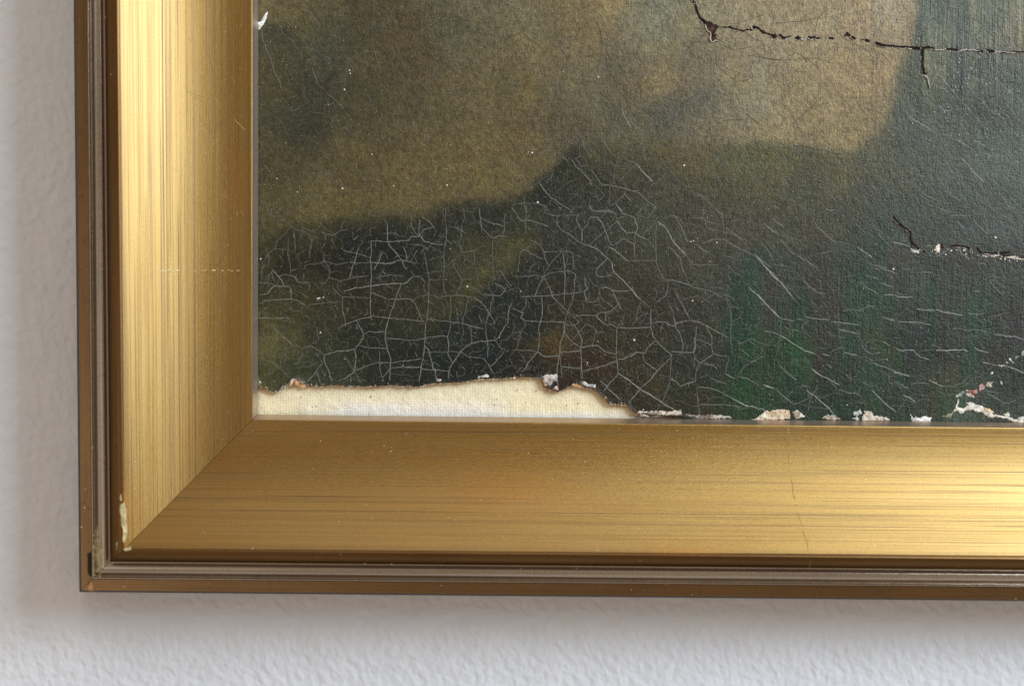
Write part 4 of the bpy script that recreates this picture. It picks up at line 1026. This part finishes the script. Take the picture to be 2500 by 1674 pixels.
# long slanting hairlines across the right-hand side where the raking light catches them
for k in range(80):
    x, y = rr.uniform(1750, 2490), rr.uniform(120, 980)
    if y < np.interp(x, HILL[:, 0], HILL[:, 1]) + 10: continue
    ang = rr.gauss(0.72, 0.15) if y < 640 else rr.gauss(0.35, 0.25)
    L = rr.uniform(18, 60)
    pl = [(x + math.cos(ang) * L * q + rr.gauss(0, 1.2), y + math.sin(ang) * L * q + rr.gauss(0, 1.2)) for q in (-.5, -.2, .1, .5)]
    v, f, c, _ = ribbon(pl, rr.uniform(1.2, 2.2), 12000 + k, LEV[rr.choice([2, 3, 3, 4])], step=3.5)
    hair.add(v, f, c)
hair.build('hairline_crack', M_CRACK, painting, label='finest crackle and scratches over the paint')

rr = random.Random(17)
def crumb(bag, x, y, r, h, col, seed, hbase, hf=0.8):
    g = np.random.default_rng(seed)
    n = 7
    an = np.linspace(0, 2 * np.pi, n, endpoint=False)
    rad = r * (0.65 + 0.6 * g.random(n))
    x1, y1 = x + np.cos(an) * rad, y + np.sin(an) * rad
    low = P(x1, y1, hbase)
    mid = P(x + np.cos(an) * rad * .6, y + np.sin(an) * rad * .6, hbase + h * (0.6 + .5 * g.random(n)))
    top = P([x + g.normal(0, r * .2)], [y + g.normal(0, r * .2)], hbase + h)
    v = np.concatenate([low, mid, top])
    i = np.arange(n); j = (i + 1) % n
    f = np.concatenate([np.stack([i, j, j + n], 1), np.stack([i, j + n, i + n], 1), np.stack([i + n, j + n, np.full(n, 2 * n)], 1)])
    c = np.broadcast_to(np.clip(lin(col) * KP, 0, .85), (len(v), 3)) * (0.8 + .4 * g.random((len(v), 1)))
    bag.add(v, f, np.clip(c, 0, .85))
# pale lips of lifted ground along the lower side of each tear
lips = Bag()
for i, s in enumerate(tear_spines):
    a = np.array(s)
    d = np.gradient(a[:, :2], axis=0); L = np.hypot(d[:, 0], d[:, 1])[:, None] + 1e-6
    n = np.stack([-d[:, 1], d[:, 0]], 1) / L
    sgn = np.where(n[:, 1:2] < -0.05, -1, 1)
    if abs(a[-1, 0] - a[0, 0]) < abs(a[-1, 1] - a[0, 1]): sgn = np.where(n[:, 0:1] > 0, -1, 1)
    e = a[:, :2] + n * sgn * (a[:, 2:3] * 1.25 + 1.0)
    Le = np.concatenate([[0], np.cumsum(np.hypot(*np.diff(e, axis=0).T))])
    q = 0.0
    while q < Le[-1] - 3:                      # the pale lip comes and goes
        q1 = q + random.uniform(4, 15)
        if random.random() < 0.55:
            ss = np.linspace(q, min(q1, Le[-1]), 4)
            seg = np.stack([np.interp(ss, Le, e[:, 0]), np.interp(ss, Le, e[:, 1])], 1)
            v, f, c, _ = ribbon(seg, random.uniform(1.2, 2.6), 700 + i + int(q * 7), random.choice([(190, 180, 168), (160, 148, 134), (206, 198, 188)]), jitter=.6, rise=.0003, step=2.0)
            lips.add(v, f, c)
        q = q1 + random.uniform(0, 5)
BL = pz([(290, 410), (300, 470), (330, 525), (385, 565), (385, 600), (360, 640), (375, 690), (395, 712), (430, 705), (470, 680), (505, 700)], 1680, 0, 6.888)
v, f, c, _ = ribbon(BL, 2.4, 790, (206, 196, 184), jitter=.8, rise=.0005, step=2.5); lips.add(v, f, c)
for seg in ([(1300, 371), (1350, 372), (1390, 362)], [(1475, 379), (1540, 366), (1640, 378)], [(1740, 388), (1800, 382), (1890, 392)], [(1225, 560), (1250, 580), (1268, 650)]):
    v, f, c, _ = ribbon(pz(seg, 1850, 0, 3.0154), 2.2, 800 + seg[0][0], (206, 200, 190), rise=.0004, step=2.5); lips.add(v, f, c)
for seg in ([(1900, 655), (1960, 680), (1990, 640)], [(1400, 690), (1420, 640)], [(1050, 450), (1070, 490), (1090, 510)]):
    v, f, c, _ = ribbon(pz(seg, 1680, 0, 6.888), 2.6, 830 + seg[0][0], (206, 200, 190), rise=.0004, step=2.5); lips.add(v, f, c)
for k in range(70):
    x, y = 1850 + rr.uniform(1040, 1830) / 2.8, 0
    y = 500 + float(np.interp(x, [2221, 2250, 2290, 2330, 2370, 2400, 2450, 2504], [297, 313, 310, 292, 303, 340, 352, 366])) / 2.8 + rr.gauss(3, 4)
    crumb(lips, x, y, rr.choice([.8, 1.1, 1.5, 2.2]), .0002, rr.choice([(200, 188, 172), (170, 156, 140), (150, 124, 100), (214, 206, 196)]), 3700 + k, float(paint_h(x, y)))
for k in range(60):
    t_ = rr.random(); i_ = rr.choice(range(len(tear_spines) - 7))
    a_ = np.array(tear_spines[i_]); j_ = min(int(t_ * (len(a_) - 1)), len(a_) - 2); q_ = a_[j_] + (a_[j_ + 1] - a_[j_]) * rr.random()
    crumb(lips, q_[0] + rr.gauss(0, 1.5), q_[1] + q_[2] + rr.uniform(.3, 3), rr.choice([.7, 1.0, 1.4]), .0002, rr.choice([(200, 188, 172), (170, 156, 140), (214, 206, 196)]), 3800 + k, float(paint_h(q_[0], q_[1])))
lips.build('lifted_lip', M_GROUND, painting, label='pale lifted edges along the dark tears')

# frayed threads and crumbs all along the torn edge
fr = Bag()
tones = [(190, 158, 122), (160, 116, 74), (206, 184, 156), (128, 88, 54), (204, 194, 184), (206, 196, 182), (176, 140, 100)]
for k in range(900):
    x = rr.uniform(632, 1570)
    y = float(torn_y(x)) + rr.gauss(0.2, 1.2)
    if rr.random() < 0.5:
        crumb(fr, x, y, rr.uniform(1.0, 2.3), rr.uniform(.0001, .0004), rr.choice(tones), k, H_PAINT + .0003)
    else:
        L = rr.uniform(3, 9); an = rr.gauss(1.2, .9)
        v, f, c, _ = ribbon([(x, y - 1), (x + math.cos(an) * L * .5, y + math.sin(an) * L * .4), (x + math.cos(an) * L + rr.gauss(0, 1), y + math.sin(an) * L * .55)], rr.uniform(.9, 1.7), 20000 + k, rr.choice(tones), rise=.0004, step=2)
        fr.add(v, f, c)
fr.build('torn_fringe', M_GROUND, painting, label='frayed tan and white threads along the torn edge')

# dust and paint specks
sp = Bag()
BIG = [(853, 172), (855, 180), (722, 67), (841, 219), (908, 377), (836, 460), (726, 469), (676, 436), (961, 454), (1091, 452), (1299, 373), (776, 729), (780, 728), (1141, 700), (782, 812), (1548, 830),
       (1434, 885), (1690, 734), (1461, 189), (1312, 494), (2144, 221), (636, 632), (1570, 1000), (1670, 404), (789, 726), (1693, 588), (1687, 590), (1750, 592), (2430, 580), (2181, 657), (2068, 988)]
for k, (x, y) in enumerate(BIG):
    crumb(sp, x, y, rr.uniform(1.5, 2.8), .0003, (190, 182, 166), 400 + k, float(paint_h(x, y)))
for k in range(700):
    x, y = rr.uniform(632, 2495), rr.uniform(3, 1005)
    if y > torn_y(x) - 4: continue
    crumb(sp, x, y, rr.choice([.6, .7, .8, .9, 1.2]), .0001, rr.choice([(150, 142, 122), (130, 124, 104), (176, 168, 150), (110, 104, 86)]), 1400 + k, float(paint_h(x, y)))
for k, (x, y) in enumerate([(1210, 955), (1212, 975), (1208, 988), (1383, 989), (1262, 953), (1309, 954), (735, 969), (1412, 984), (763, 993), (772, 992), (905, 968)]):
    crumb(sp, x, y, rr.uniform(1.0, 2.0), .0002, (52, 44, 34), 470 + k, H_PAINT - .0011)
for k in range(650):                          # abraded thread tops in the dark upper right
    x, y = rr.gauss(2370, 90), rr.gauss(200, 85)
    if x > 2497 or x < 2215 or y < 3: continue
    crumb(sp, x, y, rr.choice([.6, .8, 1.0, 1.4]), .0001, rr.choice([(150, 150, 144), (120, 120, 114), (176, 174, 166)]), 2900 + k, float(paint_h(x, y)))
sp.build('paint_speck', M_GROUND, painting, label='white specks of dust and paint over the picture')

# ------------------------------------------------------------------ wear on the frame
hL = lambda x, y: frame_h(x, y, 'L')
hB = lambda x, y: frame_h(x, y, 'B')
M_FILL = attr_mat('worn_gesso', 0.7, 1500, 0.0002, 0.15, 0.3)
Z2 = lambda p: pz(p, 150, 1000, 3.266)
CREAM = ((168, 154, 112), (128, 112, 76))
for i, poly in enumerate([[(470, 745), (502, 735), (517, 800), (522, 900), (526, 960), (522, 1010), (503, 1062), (478, 1045), (490, 965), (470, 900), (472, 845), (455, 800)],
                          [(462, 700), (478, 660), (484, 720), (470, 735)], [(432, 1060), (450, 1040), (448, 1110), (436, 1120)]]):
    patch('worn_gesso', Z2(poly), CREAM, .00012, M_FILL, hL, rail_l, 1.2, 2.0, 600 + i, lump=.4)
patch('worn_gesso', Z2([(248, 1335), (250, 1100), (262, 960), (300, 900), (322, 1000), (330, 1150), (326, 1250)]), ((168, 156, 118), (120, 104, 74)), .00005, M_FILL, hL, rail_l, 1.2, 4.0, 660, lump=.5)
for i, poly in enumerate([[(488, 1112), (520, 1090), (562, 1085), (556, 1118), (510, 1128)], [(395, 1228), (420, 1212), (425, 1228)], [(290, 1318), (300, 1290), (345, 1270), (330, 1290), (310, 1340)]]):
    patch('worn_gesso', Z2(poly), CREAM, .00012, M_FILL, hB, rail_b, 1.2, 1.6, 640 + i, lump=.4)
patch('bare_wood', Z2([(242, 1362), (272, 1442), (230, 1448), (188, 1436)]), ((150, 112, 70), (118, 82, 48)), .00008, M_FILL, hB, rail_b, 1.2, 1.0, 650, lump=.4)
patch('dark_stain', Z2([(206, 1142), (236, 1132), (238, 1330), (208, 1300)]), ((52, 36, 24), (40, 26, 18)), .00006, M_FILL, hL, rail_l, 1.2, 1.4, 651, lump=.4)
def on_frame(pts, w, seed, col, hf, rail_o, name, rise=.00005):
    v, f, c, _ = ribbon(pts, w, seed, col, jitter=.5, hfun=lambda x, y: hf(x, y) + .0001, rise=rise, step=5, taper=True)
    return v, f, c
Z6b = lambda p: pz(p, 1850, 1000, 3.266)
ck = Bag()
cp = np.array(Z6b([(240, 128), (244, 200), (243, 260), (252, 340), (250, 430), (258, 480), (262, 530), (284, 620), (282, 660), (322, 790), (318, 820), (350, 905), (364, 960), (390, 1040), (404, 1110), (410, 1170), (416, 1262)]))
for k in range(len(cp) - 1):
    p, q = cp[k], cp[k + 1]
    if k % 3 == 2: q = p + (q - p) * 0.45
    v, f, c = on_frame([tuple(p), tuple((p + q) / 2 + RNG.normal(0, .8, 2)), tuple(q)], random.uniform(.4, .8), 61 + k, random.choice([(170, 130, 66), (150, 112, 54), (228, 204, 140)]), hB, rail_b, 'crack')
    ck.add(v, f, c)
ck.build('crack', M_FILL, rail_b, False, 'faint jagged crossways crack in the gilding')
scr = Bag()
for k in range(24):
    x, y = rr.uniform(400, 600), rr.uniform(80, 620)
    an = rr.gauss(.75, .25); L = rr.uniform(5, 40)
    v, f, c = on_frame([(x, y), (x + math.cos(an) * L, y + math.sin(an) * L)], rr.uniform(.6, 1.0), 900 + k, (196, 160, 96), hL, rail_l, '')
    scr.add(v, f, c)
for k in range(26):
    x = rr.uniform(375, 590)
    v, f, c = on_frame([(x, 660 + rr.gauss(0, .8)), (x + rr.uniform(3, 9), 660 + rr.gauss(0, .8))], 1.2, 960 + k, (236, 214, 160), hL, rail_l, '')
    scr.add(v, f, c)
scr.build('scratch', M_FILL, rail_l, label='pale fine scratches in the gold')
chips = {'L': Bag(), 'B': Bag()}
for k in range(150):
    w_ = 'L' if k % 2 else 'B'
    st = rr.choice([2, 2, 3, 4, 6, 9, 11, 13, 15]) + rr.random()
    ii = np.arange(len(KIND))
    if w_ == 'L':
        y = rr.uniform(5, 1400); x = float(np.interp(st, ii, left_line(y)))
        h = float(frame_h(np.array([x]), np.array([y]), 'L')[0])
    else:
        x = rr.uniform(260, 2490); y = float(np.interp(st, ii, bottom_line(x)))
        h = float(frame_h(np.array([x]), np.array([y]), 'B')[0])
    crumb(chips[w_], x, y, rr.choice([.8, 1.1, 1.5, 2.2]), .00012, rr.choice([(60, 40, 24), (48, 32, 20), (150, 118, 76), (188, 164, 120), (110, 76, 42)]), 8000 + k, h)
chips['L'].build('chip', M_FILL, rail_l, label='small chips and knocks along the side moulding')
chips['B'].build('chip', M_FILL, rail_b, label='small chips and knocks along the bottom moulding')
dst = Bag()
for k in range(190):
    x = rr.uniform(480, 2480); y = rr.uniform(1045, 1390)
    h = float(frame_h(np.array([x]), np.array([y]), 'B')[0])
    crumb(dst, x, y, rr.choice([.6, .7, .9, 1.2]), .00015, rr.choice([(230, 200, 150), (214, 180, 120), (236, 220, 190)]), 7000 + k, h)
dst.build('dust_speck', M_FILL, rail_b, label='pale dust specks on the lower moulding')
dst = Bag()
for k in range(60):
    y = rr.uniform(20, 1250); x = rr.uniform(262, 600)
    h = float(frame_h(np.array([x]), np.array([y]), 'L')[0])
    crumb(dst, x, y, rr.choice([.6, .7, .9, 1.1]), .00015, rr.choice([(230, 200, 150), (214, 180, 120)]), 7500 + k, h)
dst.build('dust_speck', M_FILL, rail_l, label='pale dust specks on the upright moulding')
